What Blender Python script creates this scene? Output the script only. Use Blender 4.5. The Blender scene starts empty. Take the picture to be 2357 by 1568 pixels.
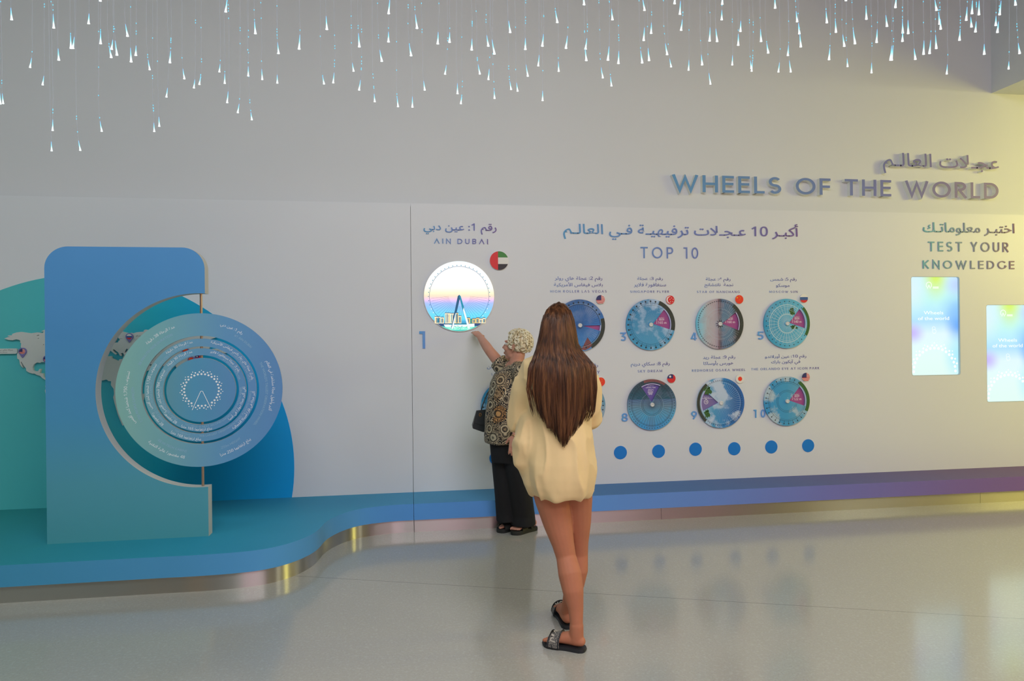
import bpy, bmesh, math, random, unicodedata
from mathutils import Vector, Matrix, noise

# ------------------------------------------------------------------ clear
for blk in (bpy.data.objects, bpy.data.meshes, bpy.data.materials, bpy.data.lights, bpy.data.cameras):
    for b in list(blk):
        blk.remove(b)
scn = bpy.context.scene
COL = scn.collection
R_ = math.radians

# ------------------------------------------------------------------ camera
FPX = 2357 * 24.0 / 36.0            # focal length in pixels of the 2357 px wide frame
PHI, ROLL, EYE = R_(8.475), 0.0105, 1.5
cam_data = bpy.data.cameras.new('camera')
cam_data.lens, cam_data.sensor_width, cam_data.sensor_fit = 24.0, 36.0, 'HORIZONTAL'
cam_data.clip_start, cam_data.clip_end = 0.05, 100
cam = bpy.data.objects.new('camera', cam_data)
COL.objects.link(cam)
CAM_R = Matrix.Rotation(-PHI, 3, 'Z') @ Matrix.Rotation(R_(90), 3, 'X') @ Matrix.Rotation(-ROLL, 3, 'Z')
cam.matrix_world = Matrix.Translation((0, 0, EYE)) @ CAM_R.to_4x4()
scn.camera = cam

# ------------------------------------------------------------------ view, world, lights
scn.view_settings.view_transform = 'Standard'
scn.view_settings.look = 'None'
scn.view_settings.gamma = 1.0
scn.view_settings.use_curve_mapping = False
scn.view_settings.exposure = 0.0
scn.cycles.use_denoising = True
scn.cycles.max_bounces = 8
world = bpy.data.worlds.new('world')
scn.world = world
world.use_nodes = True
world.node_tree.nodes['Background'].inputs[0].default_value = (0.75, 0.8, 0.82, 1)
world.node_tree.nodes['Background'].inputs[1].default_value = 0.08


def area_light(name, loc, aim, sx, sy, power, color, spread=180):
    d = bpy.data.lights.new(name, 'AREA')
    d.shape, d.size, d.size_y, d.energy, d.color = 'RECTANGLE', sx, sy, power, color
    d.spread = R_(spread)
    o = bpy.data.objects.new(name, d)
    COL.objects.link(o)
    o.location = loc
    o.rotation_euler = (Vector(aim) - Vector(loc)).to_track_quat('-Z', 'Y').to_euler()
    return o


area_light('ceiling_wash_light', (0.6, 0.6, 5.05), (0.8, 3.0, 0), 5.0, 2.4, 216, (0.92, 0.96, 1.0))
area_light('ceiling_green_light', (-4.8, 1.2, 5.05), (-4.4, 4.2, 0), 2.2, 2.2, 60, (0.74, 0.98, 1.0))
area_light('back_fill_light', (2.0, -3.2, 5.05), (2.0, -3.4, 0), 6.0, 2.0, 235, (0.97, 0.96, 1.0))  # unseen fill added behind the camera to brighten the room
area_light('alcove_yellow_light', (9.2, 3.0, 3.2), (6.6, 5.9, 2.4), 1.4, 2.0, 120, (1.0, 0.90, 0.20))
area_light('room_yellow_light', (8.2, 0.6, 4.4), (5.4, 5.6, 1.2), 1.5, 1.5, 175, (1.0, 0.975, 0.70))

# ------------------------------------------------------------------ picture -> place
D_PANEL, D_WALL, Z_PLAT = 5.835, 5.955, 0.226


def ray(px, py):
    return CAM_R @ Vector(((px - 1178.5) / FPX, -(py - 784.0) / FPX, -1.0))


def P(px, py, d=D_PANEL):           # the point seen at a pixel on the vertical plane y = d
    v = ray(px, py)
    t = d / v.y
    return Vector((v.x * t, d, EYE + v.z * t))


def G(px, py, z=0.0):               # the point seen at a pixel on the level plane z
    v = ray(px, py)
    t = (z - EYE) / v.z
    return Vector((v.x * t, v.y * t, z))


def mpp(px, py, d=D_PANEL):         # metres per picture pixel (upright) there
    return d / ray(px, py).y / FPX


# ------------------------------------------------------------------ materials
def lin(c):
    out = []
    for v in c[:3]:
        v /= 255.0
        out.append(v / 12.92 if v <= 0.04045 else ((v + 0.055) / 1.055) ** 2.4)
    return out


def C4(c, k=1.0):
    return tuple(min(1.0, v * k) for v in lin(c)) + (1.0,)


def new_mat(name):
    m = bpy.data.materials.new(name)
    m.use_nodes = True
    return m, m.node_tree.nodes, m.node_tree.links, m.node_tree.nodes['Principled BSDF']


def vary(nt, lk, bsdf, color_socket_or_value, amount=0.06, scale=6.0):
    """a faint uneven tone so that no paint is perfectly flat"""
    tc = nt.new('ShaderNodeTexCoord')
    nz = nt.new('ShaderNodeTexNoise')
    nz.inputs['Scale'].default_value = scale
    nz.inputs['Detail'].default_value = 3
    lk.new(tc.outputs['Object'], nz.inputs['Vector'])
    mr = nt.new('ShaderNodeMapRange')
    mr.inputs['To Min'].default_value = 1 - amount
    mr.inputs['To Max'].default_value = 1 + amount
    lk.new(nz.outputs['Fac'], mr.inputs['Value'])
    mx = nt.new('ShaderNodeVectorMath')
    mx.operation = 'SCALE'
    if isinstance(color_socket_or_value, tuple):
        mx.inputs[0].default_value = color_socket_or_value[:3]
    else:
        lk.new(color_socket_or_value, mx.inputs[0])
    lk.new(mr.outputs['Result'], mx.inputs['Scale'])
    lk.new(mx.outputs['Vector'], bsdf.inputs['Base Color'])


def paint(name, c, k=1.0, rough=0.5, metal=0.0, amount=0.03, scale=5.0, spec=0.5, sheen=0.0):
    m, nt, lk, b = new_mat(name)
    vary(nt, lk, b, C4(c, k), amount, scale)
    b.inputs['Roughness'].default_value = rough
    b.inputs['Metallic'].default_value = metal
    b.inputs['Specular IOR Level'].default_value = spec
    if sheen:
        b.inputs['Sheen Weight'].default_value = sheen
    return m


def glow(name, c, strength=1.0, sample=True):
    m, nt, lk, b = new_mat(name)
    b.inputs['Base Color'].default_value = (0.02, 0.02, 0.02, 1)
    b.inputs['Emission Color'].default_value = C4(c)
    b.inputs['Emission Strength'].default_value = strength
    if not sample:
        m.cycles.emission_sampling = 'NONE'
    return m


def ramp_node(nt, stops, interp='LINEAR'):
    r = nt.new('ShaderNodeValToRGB')
    r.color_ramp.interpolation = interp
    el = r.color_ramp.elements
    while len(el) < len(stops):
        el.new(0.5)
    for e, (p, c) in zip(el, stops):
        e.position = p
        e.color = c
    return r


def gradient(name, stops, axis='X', lo=0.0, hi=1.0, space='Object', k=1.0, rough=0.45, emit=0.0, amount=0.02, spec=0.5):
    """colour that runs along one axis of the object (or of the place: space='World')"""
    m, nt, lk, b = new_mat(name)
    sep = nt.new('ShaderNodeSeparateXYZ')
    if space == 'World':
        g = nt.new('ShaderNodeNewGeometry')
        lk.new(g.outputs['Position'], sep.inputs[0])
    else:
        tc = nt.new('ShaderNodeTexCoord')
        lk.new(tc.outputs[space], sep.inputs[0])
    mr = nt.new('ShaderNodeMapRange')
    mr.inputs['From Min'].default_value = lo
    mr.inputs['From Max'].default_value = hi
    lk.new(sep.outputs[axis], mr.inputs['Value'])
    r = ramp_node(nt, [(p, C4(c, k)) for p, c in stops])
    lk.new(mr.outputs['Result'], r.inputs[0])
    if emit:
        b.inputs['Base Color'].default_value = (0.02, 0.02, 0.02, 1)
        lk.new(r.outputs[0], b.inputs['Emission Color'])
        b.inputs['Emission Strength'].default_value = emit
    else:
        vary(nt, lk, b, r.outputs[0], amount, 4.0)
    b.inputs['Roughness'].default_value = rough
    b.inputs['Specular IOR Level'].default_value = spec
    return m


# ------------------------------------------------------------------ mesh building
ORG = {}


class MB:
    """collects shapes in world coordinates and links them as ONE mesh object"""

    def __init__(self):
        self.v, self.f, self.m = [], [], []

    def add(self, verts, faces, mat=0):
        n = len(self.v)
        self.v.extend(Vector(p) for p in verts)
        for i, fc in enumerate(faces):
            self.f.append(tuple(n + j for j in fc))
            self.m.append(mat[i] if isinstance(mat, list) else mat)
        return self

    def box(self, lo, hi, mat=0):
        x0, y0, z0 = lo
        x1, y1, z1 = hi
        return self.add([(x0, y0, z0), (x1, y0, z0), (x1, y1, z0), (x0, y1, z0), (x0, y0, z1), (x1, y0, z1), (x1, y1, z1), (x0, y1, z1)],
                        [(3, 2, 1, 0), (4, 5, 6, 7), (0, 1, 5, 4), (1, 2, 6, 5), (2, 3, 7, 6), (3, 0, 4, 7)], mat)

    def loft(self, rings, mat=0, caps=True):
        n = len(rings[0])
        vs = [p for r in rings for p in r]
        fs = []
        for i in range(len(rings) - 1):
            for j in range(n):
                k = (j + 1) % n
                fs.append((i * n + j, i * n + k, (i + 1) * n + k, (i + 1) * n + j))
        if caps:
            fs.append(tuple(reversed(range(n))))
            fs.append(tuple((len(rings) - 1) * n + j for j in range(n)))
        return self.add(vs, fs, mat)

    def tube(self, pts, radii, n=10, mat=0, hint=None, rounded=True):
        """tapering tube; a radius may be a pair (across hint, along the other way)"""
        pts = [Vector(p) for p in pts]
        if not isinstance(radii, (list, tuple)) or (len(radii) == 2 and len(pts) != 2):
            radii = [radii] * len(pts)
        radii = [r if isinstance(r, (tuple, list)) else (r, r) for r in radii]
        tang = []
        for i in range(len(pts)):
            a, b = pts[max(0, i - 1)], pts[min(len(pts) - 1, i + 1)]
            t = (b - a)
            tang.append(t.normalized() if t.length > 1e-9 else Vector((0, 0, 1)))
        u = Vector(hint) if hint is not None else tang[0].orthogonal()
        rings = []
        for i, (p, t) in enumerate(zip(pts, tang)):
            u = u - t * u.dot(t)
            if u.length < 1e-6:
                u = t.orthogonal()
            u.normalize()
            w = t.cross(u)
            ru, rw = radii[i]
            def ring(off, s):
                return [p + t * off + u * (math.cos(a) * ru * s) + w * (math.sin(a) * rw * s)
                        for a in (2 * math.pi * j / n for j in range(n))]
            if rounded and i == 0:
                rm = min(ru, rw)
                rings.append(ring(-rm * 0.9, 0.35))
                rings.append(ring(-rm * 0.55, 0.8))
            rings.append(ring(0, 1))
            if rounded and i == len(pts) - 1:
                rm = min(ru, rw)
                rings.append(ring(rm * 0.55, 0.8))
                rings.append(ring(rm * 0.9, 0.35))
        return self.loft(rings, mat)

    def blob(self, c, r, M=None, mat=0, nu=18, nv=12):
        c = Vector(c)
        r = (r, r, r) if not isinstance(r, (tuple, list)) else r
        vs, fs = [], []
        for i in range(1, nv):
            th = math.pi * i / nv
            for j in range(nu):
                ph = 2 * math.pi * j / nu
                vs.append(Vector((r[0] * math.sin(th) * math.cos(ph), r[1] * math.sin(th) * math.sin(ph), r[2] * math.cos(th))))
        top, bot = len(vs), len(vs) + 1
        vs += [Vector((0, 0, r[2])), Vector((0, 0, -r[2]))]
        for i in range(nv - 2):
            for j in range(nu):
                k = (j + 1) % nu
                fs.append((i * nu + j, (i + 1) * nu + j, (i + 1) * nu + k, i * nu + k))
        for j in range(nu):
            k = (j + 1) % nu
            fs.append((top, j, k))
            fs.append((bot, (nv - 2) * nu + k, (nv - 2) * nu + j))
        if M is not None:
            vs = [M @ p for p in vs]
        return self.add([c + p for p in vs], fs, mat)

    def lathe_y(self, c, prof, n=32, mat=0):
        """profile of (radius, distance in front of c.y) turned about the y axis"""
        c = Vector(c)
        rings = [[c + Vector((r * math.cos(a), -h, r * math.sin(a))) for a in (2 * math.pi * j / n for j in range(n))] for r, h in prof]
        return self.loft(rings, mat)

    def mesh(self, name):
        me = bpy.data.meshes.new(name)
        me.from_pydata([tuple(p) for p in self.v], [], self.f)
        for p, mi in zip(me.polygons, self.m):
            p.material_index = mi
        me.update()
        return me

    def done(self, name, mats, parent=None, origin=None, smooth=False, **kw):
        return put(name, self.mesh(name), mats, parent, origin, smooth, **kw)


def put(name, me, mats, parent=None, origin=None, smooth=False, label=None, cat=None, group=None, kind=None):
    mats = mats if isinstance(mats, (list, tuple)) else [mats]
    idx = [p.material_index for p in me.polygons]
    me.materials.clear()
    for m in mats:
        me.materials.append(m)
    for p, i in zip(me.polygons, idx):
        p.material_index = i
    if smooth:
        for p in me.polygons:
            p.use_smooth = True
        if smooth != 'all':
            me.set_sharp_from_angle(angle=R_(38 if smooth is True else smooth))
    if origin is None:
        if parent is not None:
            origin = ORG[parent.name]
        else:
            xs = [v.co for v in me.vertices]
            lo = [min(p[i] for p in xs) for i in range(3)]
            hi = [max(p[i] for p in xs) for i in range(3)]
            origin = Vector(((lo[0] + hi[0]) / 2, (lo[1] + hi[1]) / 2, lo[2]))
    origin = Vector(origin)
    me.transform(Matrix.Translation(-origin))
    o = bpy.data.objects.new(name, me)
    COL.objects.link(o)
    ORG[o.name] = origin
    if parent is not None:
        o.parent = parent
        o.location = origin - ORG[parent.name]
    else:
        o.location = origin
    return tag(o, label, cat, group, kind)


def tag(o, label=None, cat=None, group=None, kind=None):
    if label:
        o['label'] = label
    if cat:
        o['category'] = cat
    if group:
        o['group'] = group
    if kind:
        o['kind'] = kind
    return o


def thing(name, loc, label, cat, group=None):
    o = bpy.data.objects.new(name, None)
    o.empty_display_size = 0.1
    COL.objects.link(o)
    o.location = loc
    ORG[o.name] = Vector(loc)
    return tag(o, label, cat, group)


# ---- flat plates cut from outlines (with holes), standing upright and facing -y
def plate(loops, y_front, depth, face_mat=0, edge_mat=None, back=True):
    """loops: closed outlines of (x, z) pairs; returns verts, faces, material slots"""
    cu = bpy.data.curves.new('outline', 'CURVE')
    cu.dimensions = '2D'
    cu.fill_mode = 'BOTH' if depth else 'FRONT'
    cu.extrude = depth / 2
    for lp in loops:
        s = cu.splines.new('POLY')
        s.points.add(len(lp) - 1)
        for q, (x, z) in zip(s.points, lp):
            q.co = (x, z, 0, 1)
        s.use_cyclic_u = True
    ob = bpy.data.objects.new('outline', cu)
    me = bpy.data.meshes.new_from_object(ob)
    vs = [Vector((v.co.x, y_front + depth / 2 - v.co.z, v.co.y)) for v in me.vertices]
    fs, ms = [], []
    for p in me.polygons:
        fs.append(tuple(p.vertices))
        ms.append(face_mat if abs(p.normal.z) > 0.9 else (face_mat if edge_mat is None else edge_mat))
    bpy.data.objects.remove(ob)
    bpy.data.curves.remove(cu)
    bpy.data.meshes.remove(me)
    return vs, fs, ms


def circle(cx, cz, r, n=64, a0=0.0):
    return [(cx + r * math.cos(a0 + 2 * math.pi * i / n), cz + r * math.sin(a0 + 2 * math.pi * i / n)) for i in range(n)]


def arc(cx, cz, r, d0, d1, n=16, rz=None):
    rz = r if rz is None else rz
    return [(cx + r * math.cos(R_(d0 + (d1 - d0) * i / n)), cz + rz * math.sin(R_(d0 + (d1 - d0) * i / n))) for i in range(n + 1)]


def rrect(x0, z0, x1, z1, r, n=8):
    return arc(x1 - r, z1 - r, r, 0, 90, n) + arc(x0 + r, z1 - r, r, 90, 180, n) + arc(x0 + r, z0 + r, r, 180, 270, n) + arc(x1 - r, z0 + r, r, 270, 360, n)


# ------------------------------------------------------------------ lettering
FORMS = {}
for cp in list(range(0xFE70, 0xFEFD)):
    dec = unicodedata.decomposition(chr(cp)).split()
    if len(dec) >= 2 and dec[0][1:-1] in ('isolated', 'final', 'initial', 'medial'):
        FORMS.setdefault(''.join(chr(int(h, 16)) for h in dec[1:]), {})[dec[0][1:-1]] = chr(cp)
TATWEEL = '\u0640'


def arabic(s):
    """joins Arabic letters into their written forms, in left-to-right drawing order"""
    toks, i = [], 0
    while i < len(s):
        if s[i:i + 2] in FORMS and len(s[i:i + 2]) == 2:
            toks.append(s[i:i + 2]); i += 2
        else:
            toks.append(s[i]); i += 1
    def joins_next(t):
        return t == TATWEEL or 'initial' in FORMS.get(t, {})
    def joins_prev(t):
        return t == TATWEEL or 'final' in FORMS.get(t, {})
    out = []
    for k, t in enumerate(toks):
        if t not in FORMS:
            out.append(t); continue
        fm = FORMS[t]
        p = k > 0 and joins_next(toks[k - 1])
        n = k + 1 < len(toks) and joins_prev(toks[k + 1]) and 'initial' in fm
        out.append(fm['medial'] if p and n else fm['final'] if p and 'final' in fm else fm['initial'] if n else fm['isolated'])
    rev, num = [], ''
    for t in reversed(out):
        if t.isdigit() or (t in ',.' and num):
            num = t + num
        else:
            if num:
                rev.append(num); num = ''
            rev.append(t)
    return ''.join(rev) + num


def font_shape(s, spacing=1.0, bold=0.0):
    """flat triangles (x, z) of a line set in the built-in typeface"""
    cu = bpy.data.curves.new('type', 'FONT')
    cu.body = ''.join(chr(0x1D7E2 + int(ch)) if ch in '0123456789' else ch for ch in s)
    cu.space_character = spacing
    cu.resolution_u = 3
    cu.offset = bold
    ob = bpy.data.objects.new('type', cu)
    me = bpy.data.meshes.new_from_object(ob)
    vs = [(v.co.x, v.co.y) for v in me.vertices]
    fs = [tuple(p.vertices) for p in me.polygons]
    bpy.data.objects.remove(ob)
    bpy.data.curves.remove(cu)
    bpy.data.meshes.remove(me)
    return vs, fs


def stroke(pts, w, closed=False):
    """a line of width w as quads"""
    n, h = len(pts), w / 2
    vs, fs = [], []
    for i in range(n):
        p = Vector(pts[i])
        a = Vector(pts[(i - 1) % n]) if (closed or i > 0) else None
        b = Vector(pts[(i + 1) % n]) if (closed or i < n - 1) else None
        d0 = (p - a).normalized() if a is not None else (b - p).normalized()
        d1 = (b - p).normalized() if b is not None else d0
        n0, n1 = Vector((-d0.y, d0.x)), Vector((-d1.y, d1.x))
        m = n0 + n1
        m = n0 if m.length < 1e-6 else m.normalized()
        k = h / max(0.38, m.dot(n0))
        vs += [tuple(p + m * k), tuple(p - m * k)]
    for i in range(n if closed else n - 1):
        j = (i + 1) % n
        fs.append((2 * i, 2 * i + 1, 2 * j + 1, 2 * j))
    return vs, fs


def glyph(ch, w):
    """geometric capital letters and figures: width and strokes on a cap height of 1"""
    h = w / 2
    t = 1 - h
    L = lambda *p: (list(p), False)
    if ch in 'AɅ':
        W = 0.86
        s = [L((h * .8, 0), (W / 2, 1 - h * 1.15), (W - h * .8, 0))]
        if ch == 'A':
            s.append(L((W * .24, .3), (W * .76, .3)))
        return W, s
    if ch == 'B':
        W = 0.62
        return W, [L((h, 0), (h, 1)), (([(h, t)] + arc(W - .27, .76, .24 - h * .4, 90, -90, 10, (t - .53) / 2 + .0)[:] + [(h, .53)]), False),
                   (([(h, .53)] + arc(W - .25 - h, .265 + h / 2, .25, 90, -90, 10, (.53 - h) / 2) + [(h, h)]), False)]
    if ch == 'C':
        W = 0.86
        return W, [(arc(.5, .5, .5 - h, 42, 318, 28), False)]
    if ch == 'D':
        W = 0.78
        return W, [L((h, 0), (h, 1)), ([(h, t)] + arc(W - .45, .5, .45 - h, 90, -90, 16, .5 - h) + [(h, h)], False)]
    if ch == 'E':
        W = 0.55
        return W, [L((h, 0), (h, 1)), L((h, t), (W, t)), L((h, .52), (W * .95, .52)), L((h, h), (W, h))]
    if ch == 'F':
        W = 0.54
        return W, [L((h, 0), (h, 1)), L((h, t), (W, t)), L((h, .5), (W * .95, .5))]
    if ch == 'G':
        W = 0.9
        return W, [(arc(.5, .5, .5 - h, 42, 338, 28) + [(W - h, .42)], False), L((W - h + .005, .3), (W - h + .005, .46))]
    if ch == 'H':
        W = 0.72
        return W, [L((h, 0), (h, 1)), L((W - h, 0), (W - h, 1)), L((h, .5), (W - h, .5))]
    if ch == 'I':
        return w, [L((h, 0), (h, 1))]
    if ch == 'K':
        W = 0.66
        return W, [L((h, 0), (h, 1)), L((W - h * .9, 1), (h * 1.3, .47)), L((h + .13, .57), (W - h * .7, 0))]
    if ch == 'L':
        W = 0.5
        return W, [L((h, 0), (h, 1)), L((h, h), (W, h))]
    if ch == 'M':
        W = 0.94
        return W, [L((h, 0), (h * 1.3, 1 - h * .6), (W / 2, .2), (W - h * 1.3, 1 - h * .6), (W - h, 0))]
    if ch == 'N':
        W = 0.74
        return W, [L((h, 0), (h, 1 - h * .5), (W - h, h * .5), (W - h, 1))]
    if ch in 'O':
        W = 0.96
        return W, [(arc(W / 2, .5, W / 2 - h, 0, 350, 35, .5 - h), True)]
    if ch == 'P':
        W = 0.6
        return W, [L((h, 0), (h, 1)), ([(h, t)] + arc(W - .29, .70, .29 - h, 90, -90, 12, .30 - h) + [(h, .40 + h)], False)]
    if ch == 'R':
        W = 0.64
        return W, [L((h, 0), (h, 1)), ([(h, t)] + arc(W - .33, .72, .29 - h, 90, -90, 12, .28 - h) + [(h + .1, .44 + h)], False),
                   L((W * .42, .46), (W - h * .7, 0))]
    if ch == 'S':
        W = 0.6
        ry = (1 - 2 * h) / 4
        a = arc(W / 2, 1 - h - ry, W / 2 - h, 35, 250, 16, ry)
        b = arc(W / 2, h + ry, W / 2 - h, 70, -145, 16, ry)
        return W, [(a + b, False)]
    if ch == 'T':
        W = 0.66
        return W, [L((0, t), (W, t)), L((W / 2, 0), (W / 2, 1 - h))]
    if ch == 'U':
        W = 0.68
        return W, [([(h, 1)] + arc(W / 2, W / 2, W / 2 - h, 180, 360, 16, W / 2 - h) + [(W - h, 1)], False)]
    if ch == 'V':
        W = 0.84
        return W, [L((h * .8, 1), (W / 2, h * 1.15), (W - h * .8, 1))]
    if ch == 'W':
        W = 1.2
        return W, [L((h * .8, 1), (W * .29, h * 1.0), (W / 2, .93 - h), (W * .71, h * 1.0), (W - h * .8, 1))]
    if ch == 'Y':
        W = 0.7
        return W, [L((h * .7, 1), (W / 2, .46), (W - h * .7, 1)), L((W / 2, 0), (W / 2, .48))]
    if ch == '0':
        W = 0.62 if w < .14 else .6
        return W, [(arc(W / 2, .5, W / 2 - h, 0, 350, 35, .5 - h), True)]
    if ch == '1':
        return .34, [L((.34 - h, 0), (.34 - h, t)), L((0, t), (.34, t))]
    if ch == '2':
        W = .56
        return W, [(arc(W / 2, .7, W / 2 - h, 165, -35, 14, .3 - h) + [(h, h), (W, h)], False)]
    if ch == '3':
        W = .72
        return W, [([(0, t), (W - .12, t), (W * .38, .6)] + arc(W / 2 - .02, .31, W / 2 - h, 75, -140, 14, .31 - h), False)]
    if ch == '4':
        W = .72
        return W, [L((W * .62, 1), (h, .26), (W, .26)), L((W * .72, 0), (W * .72, .98))]
    if ch == '5':
        W = .64
        return W, [([(W, t), (.12, t), (.08, .58)] + arc(W / 2 - .02, .32, W / 2 - h, 110, -145, 14, .32 - h), False)]
    if ch == '6':
        W = .62
        return W, [(arc(W / 2, .32, W / 2 - h, 0, 350, 28, .32 - h), True), L((W * .62, 1), (h + .02, .42))]
    if ch == '8':
        W = .64
        return W, [(arc(W / 2, .72, W / 2 - h - .03, 0, 350, 28, .28 - h), True), (arc(W / 2, .29, W / 2 - h, 0, 350, 28, .29 - h), True)]
    if ch == '9':
        W = .64
        return W, [(arc(W / 2, .68, W / 2 - h, 0, 350, 28, .32 - h), True), L((W * .36, 0), (W - h - .02, .58))]
    return .3, []


def caps_shape(s, w=0.13, gap=0.22):
    """a line of geometric capitals as flat quads; also the pieces letter by letter"""
    vs, fs, x, letters = [], [], 0.0, []
    for ch in s:
        if ch == ' ':
            x += 0.42 + gap * .4
            continue
        W, st = glyph(ch, w)
        lv, lf = [], []
        for k_, (pts, closed) in enumerate(st):
            a, b = stroke(pts, w, closed)
            n = len(lv)
            lv += [(p[0] + x, p[1], k_) for p in a]
            lf += [tuple(n + j for j in q) for q in b]
        letters.append((ch, lv, lf))
        n = len(vs)
        vs += lv
        fs += [tuple(n + j for j in q) for q in lf]
        x += W + gap
    return vs, fs, letters


def solid(flat_v, flat_f, y_front, depth, tf, mat_face=0, mat_side=0):
    """gives flat lettering its thickness; tf maps (u, v) to (x, z)"""
    pts = [tf(p) for p in flat_v]
    n = len(pts)
    lift = [p[2] * 1.5e-4 if len(p) > 2 else 0.0 for p in flat_v]     # crossing strokes never share a plane
    vs = [Vector((x, y_front - q, z)) for (x, z), q in zip(pts, lift)] + [Vector((x, y_front + depth, z)) for x, z in pts]
    fs, ms, edges = [], [], {}
    for q in flat_f:
        a = [pts[i] for i in q]
        area = sum(a[i][0] * a[(i + 1) % len(a)][1] - a[(i + 1) % len(a)][0] * a[i][1] for i in range(len(a)))
        q = tuple(q) if area > 0 else tuple(reversed(q))
        fs.append(q)
        ms.append(mat_face)
        for i in range(len(q)):
            e = (q[i], q[(i + 1) % len(q)])
            edges[e] = 1
    for (a, b) in edges:
        if (b, a) not in edges:
            fs.append((a, n + a, n + b, b))
            ms.append(mat_side)
    return vs, fs, ms


def fit(vs, x0, x1, z0, z1, keep=False):
    """maps the bounding box of flat lettering onto a box on the wall"""
    u0, u1 = min(p[0] for p in vs), max(p[0] for p in vs)
    v0, v1 = min(p[1] for p in vs), max(p[1] for p in vs)
    return lambda p: (x0 + (p[0] - u0) / (u1 - u0) * (x1 - x0), z0 + (p[1] - v0) / (v1 - v0) * (z1 - z0))


def wall_box(px0, px1, py_top, py_bot, d):
    """box on the plane y = d whose left end is seen at px0 between two heights, right end at px1"""
    a, b = P(px0, py_top, d), P(px0, py_bot, d)
    c = P(px1, (py_top + py_bot) / 2, d)
    return a.x, c.x, b.z, a.z


def lettering(mb, s, box, y_front, depth, kind='caps', w=0.13, gap=0.22, mf=0, ms=0, spacing=1.0, bold=0.0):
    if kind == 'caps':
        want = (box[1] - box[0]) / (box[3] - box[2])
        for _ in range(8):          # letter spacing that fills the line without stretching the letters
            vs, fs, _l = caps_shape(s, w, gap)
            have = max(p[0] for p in vs) - min(p[0] for p in vs)
            gap = max(.06, gap + (want - have) / max(1, len(s) - 1) * .9)
        vs, fs, _l = caps_shape(s, w, gap)
    elif kind == 'arabic':
        vs, fs = font_shape(arabic(s), spacing, bold)
    else:
        vs, fs = font_shape(s, spacing)
    mb.add(*solid(vs, fs, y_front, depth, fit(vs, *box), mf, ms))

# ------------------------------------------------------------------ room shell
Z_TOP = P(945, 468).z
Z_CEIL = 5.2
X_SEAM = P(948, 800).x
X_CORNER = P(2282, 215, D_WALL).x
Z_SOFFIT = P(2282, 215, D_WALL).z

M_WALL = paint('white_wall_paint', (223, 226, 229), 1.0, 0.55, amount=0.012, scale=1.2)
M_PANEL = paint('white_panel_laminate', (229, 232, 236), 1.0, 0.4, amount=0.01, scale=1.5)
M_CEIL = paint('grey_ceiling_paint', (150, 152, 150), 1.0, 0.7)


def floor_material():
    m, nt, lk, b = new_mat('polished_terrazzo')
    tc = nt.new('ShaderNodeTexCoord')
    vo = nt.new('ShaderNodeTexVoronoi')
    vo.inputs['Scale'].default_value = 95
    lk.new(tc.outputs['Object'], vo.inputs['Vector'])
    sp = ramp_node(nt, [(0.0, (0.25, 0.25, 0.24, 1)), (0.13, (0.385, 0.37, 0.33, 1)), (0.4, (0.44, 0.42, 0.375, 1)), (1.0, (0.49, 0.475, 0.43, 1))])
    lk.new(vo.outputs['Distance'], sp.inputs[0])
    rare = nt.new('ShaderNodeTexNoise')
    rare.inputs['Scale'].default_value = 60
    lk.new(tc.outputs['Object'], rare.inputs['Vector'])
    rr = ramp_node(nt, [(0.42, (0, 0, 0, 1)), (0.62, (1, 1, 1, 1))])
    lk.new(rare.outputs['Fac'], rr.inputs[0])
    mx = nt.new('ShaderNodeMix')
    mx.data_type = 'RGBA'
    lk.new(rr.outputs[0], mx.inputs[0])
    mx.inputs[6].default_value = (0.435, 0.415, 0.362, 1)
    lk.new(sp.outputs[0], mx.inputs[7])
    # the thin dark joint between two pours
    a, c = G(695, 1327), G(2357, 1425)
    t = (c - a).normalized()
    nrm = Vector((-t.y, t.x, 0))
    dot = nt.new('ShaderNodeVectorMath')
    dot.operation = 'DOT_PRODUCT'
    lk.new(tc.outputs['Object'], dot.inputs[0])
    dot.inputs[1].default_value = nrm
    sub = nt.new('ShaderNodeMath')
    sub.operation = 'SUBTRACT'
    lk.new(dot.outputs['Value'], sub.inputs[0])
    sub.inputs[1].default_value = nrm.dot(a)
    ab = nt.new('ShaderNodeMath')
    ab.operation = 'ABSOLUTE'
    lk.new(sub.outputs[0], ab.inputs[0])
    lt = nt.new('ShaderNodeMath')
    lt.operation = 'LESS_THAN'
    lt.inputs[1].default_value = 0.0022
    lk.new(ab.outputs[0], lt.inputs[0])
    m2 = nt.new('ShaderNodeMix')
    m2.data_type = 'RGBA'
    lk.new(lt.outputs[0], m2.inputs[0])
    lk.new(mx.outputs[2], m2.inputs[6])
    m2.inputs[7].default_value = (0.2, 0.19, 0.18, 1)
    lk.new(m2.outputs[2], b.inputs['Base Color'])
    b.inputs['Roughness'].default_value = 0.13
    b.inputs['IOR'].default_value = 1.75
    return m


XL, XR, YB = -7.0, 11.5, -6.0
MB().box((XL, YB, -0.1), (XR, D_WALL + 0.2, 0)).done('floor', floor_material(), kind='structure', origin=(0, 0, 0))
MB().box((XL, YB, Z_CEIL), (XR, D_WALL + 0.2, Z_CEIL + 0.1)).done('ceiling', M_CEIL, kind='structure')
MB().box((XL, D_WALL, 0), (XR, D_WALL + 0.2, Z_CEIL)).done('wall_front', M_WALL, kind='structure')
MB().box((XL - 0.2, YB, 0), (XL, D_WALL + 0.2, Z_CEIL)).done('wall_left', paint('grey_green_wall_paint', (176, 182, 178)), kind='structure')
MB().box((XR, YB, 0), (XR + 0.2, D_WALL + 0.2, Z_CEIL)).done('wall_right', paint('yellow_wall_paint', (232, 212, 128)), kind='structure')
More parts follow.
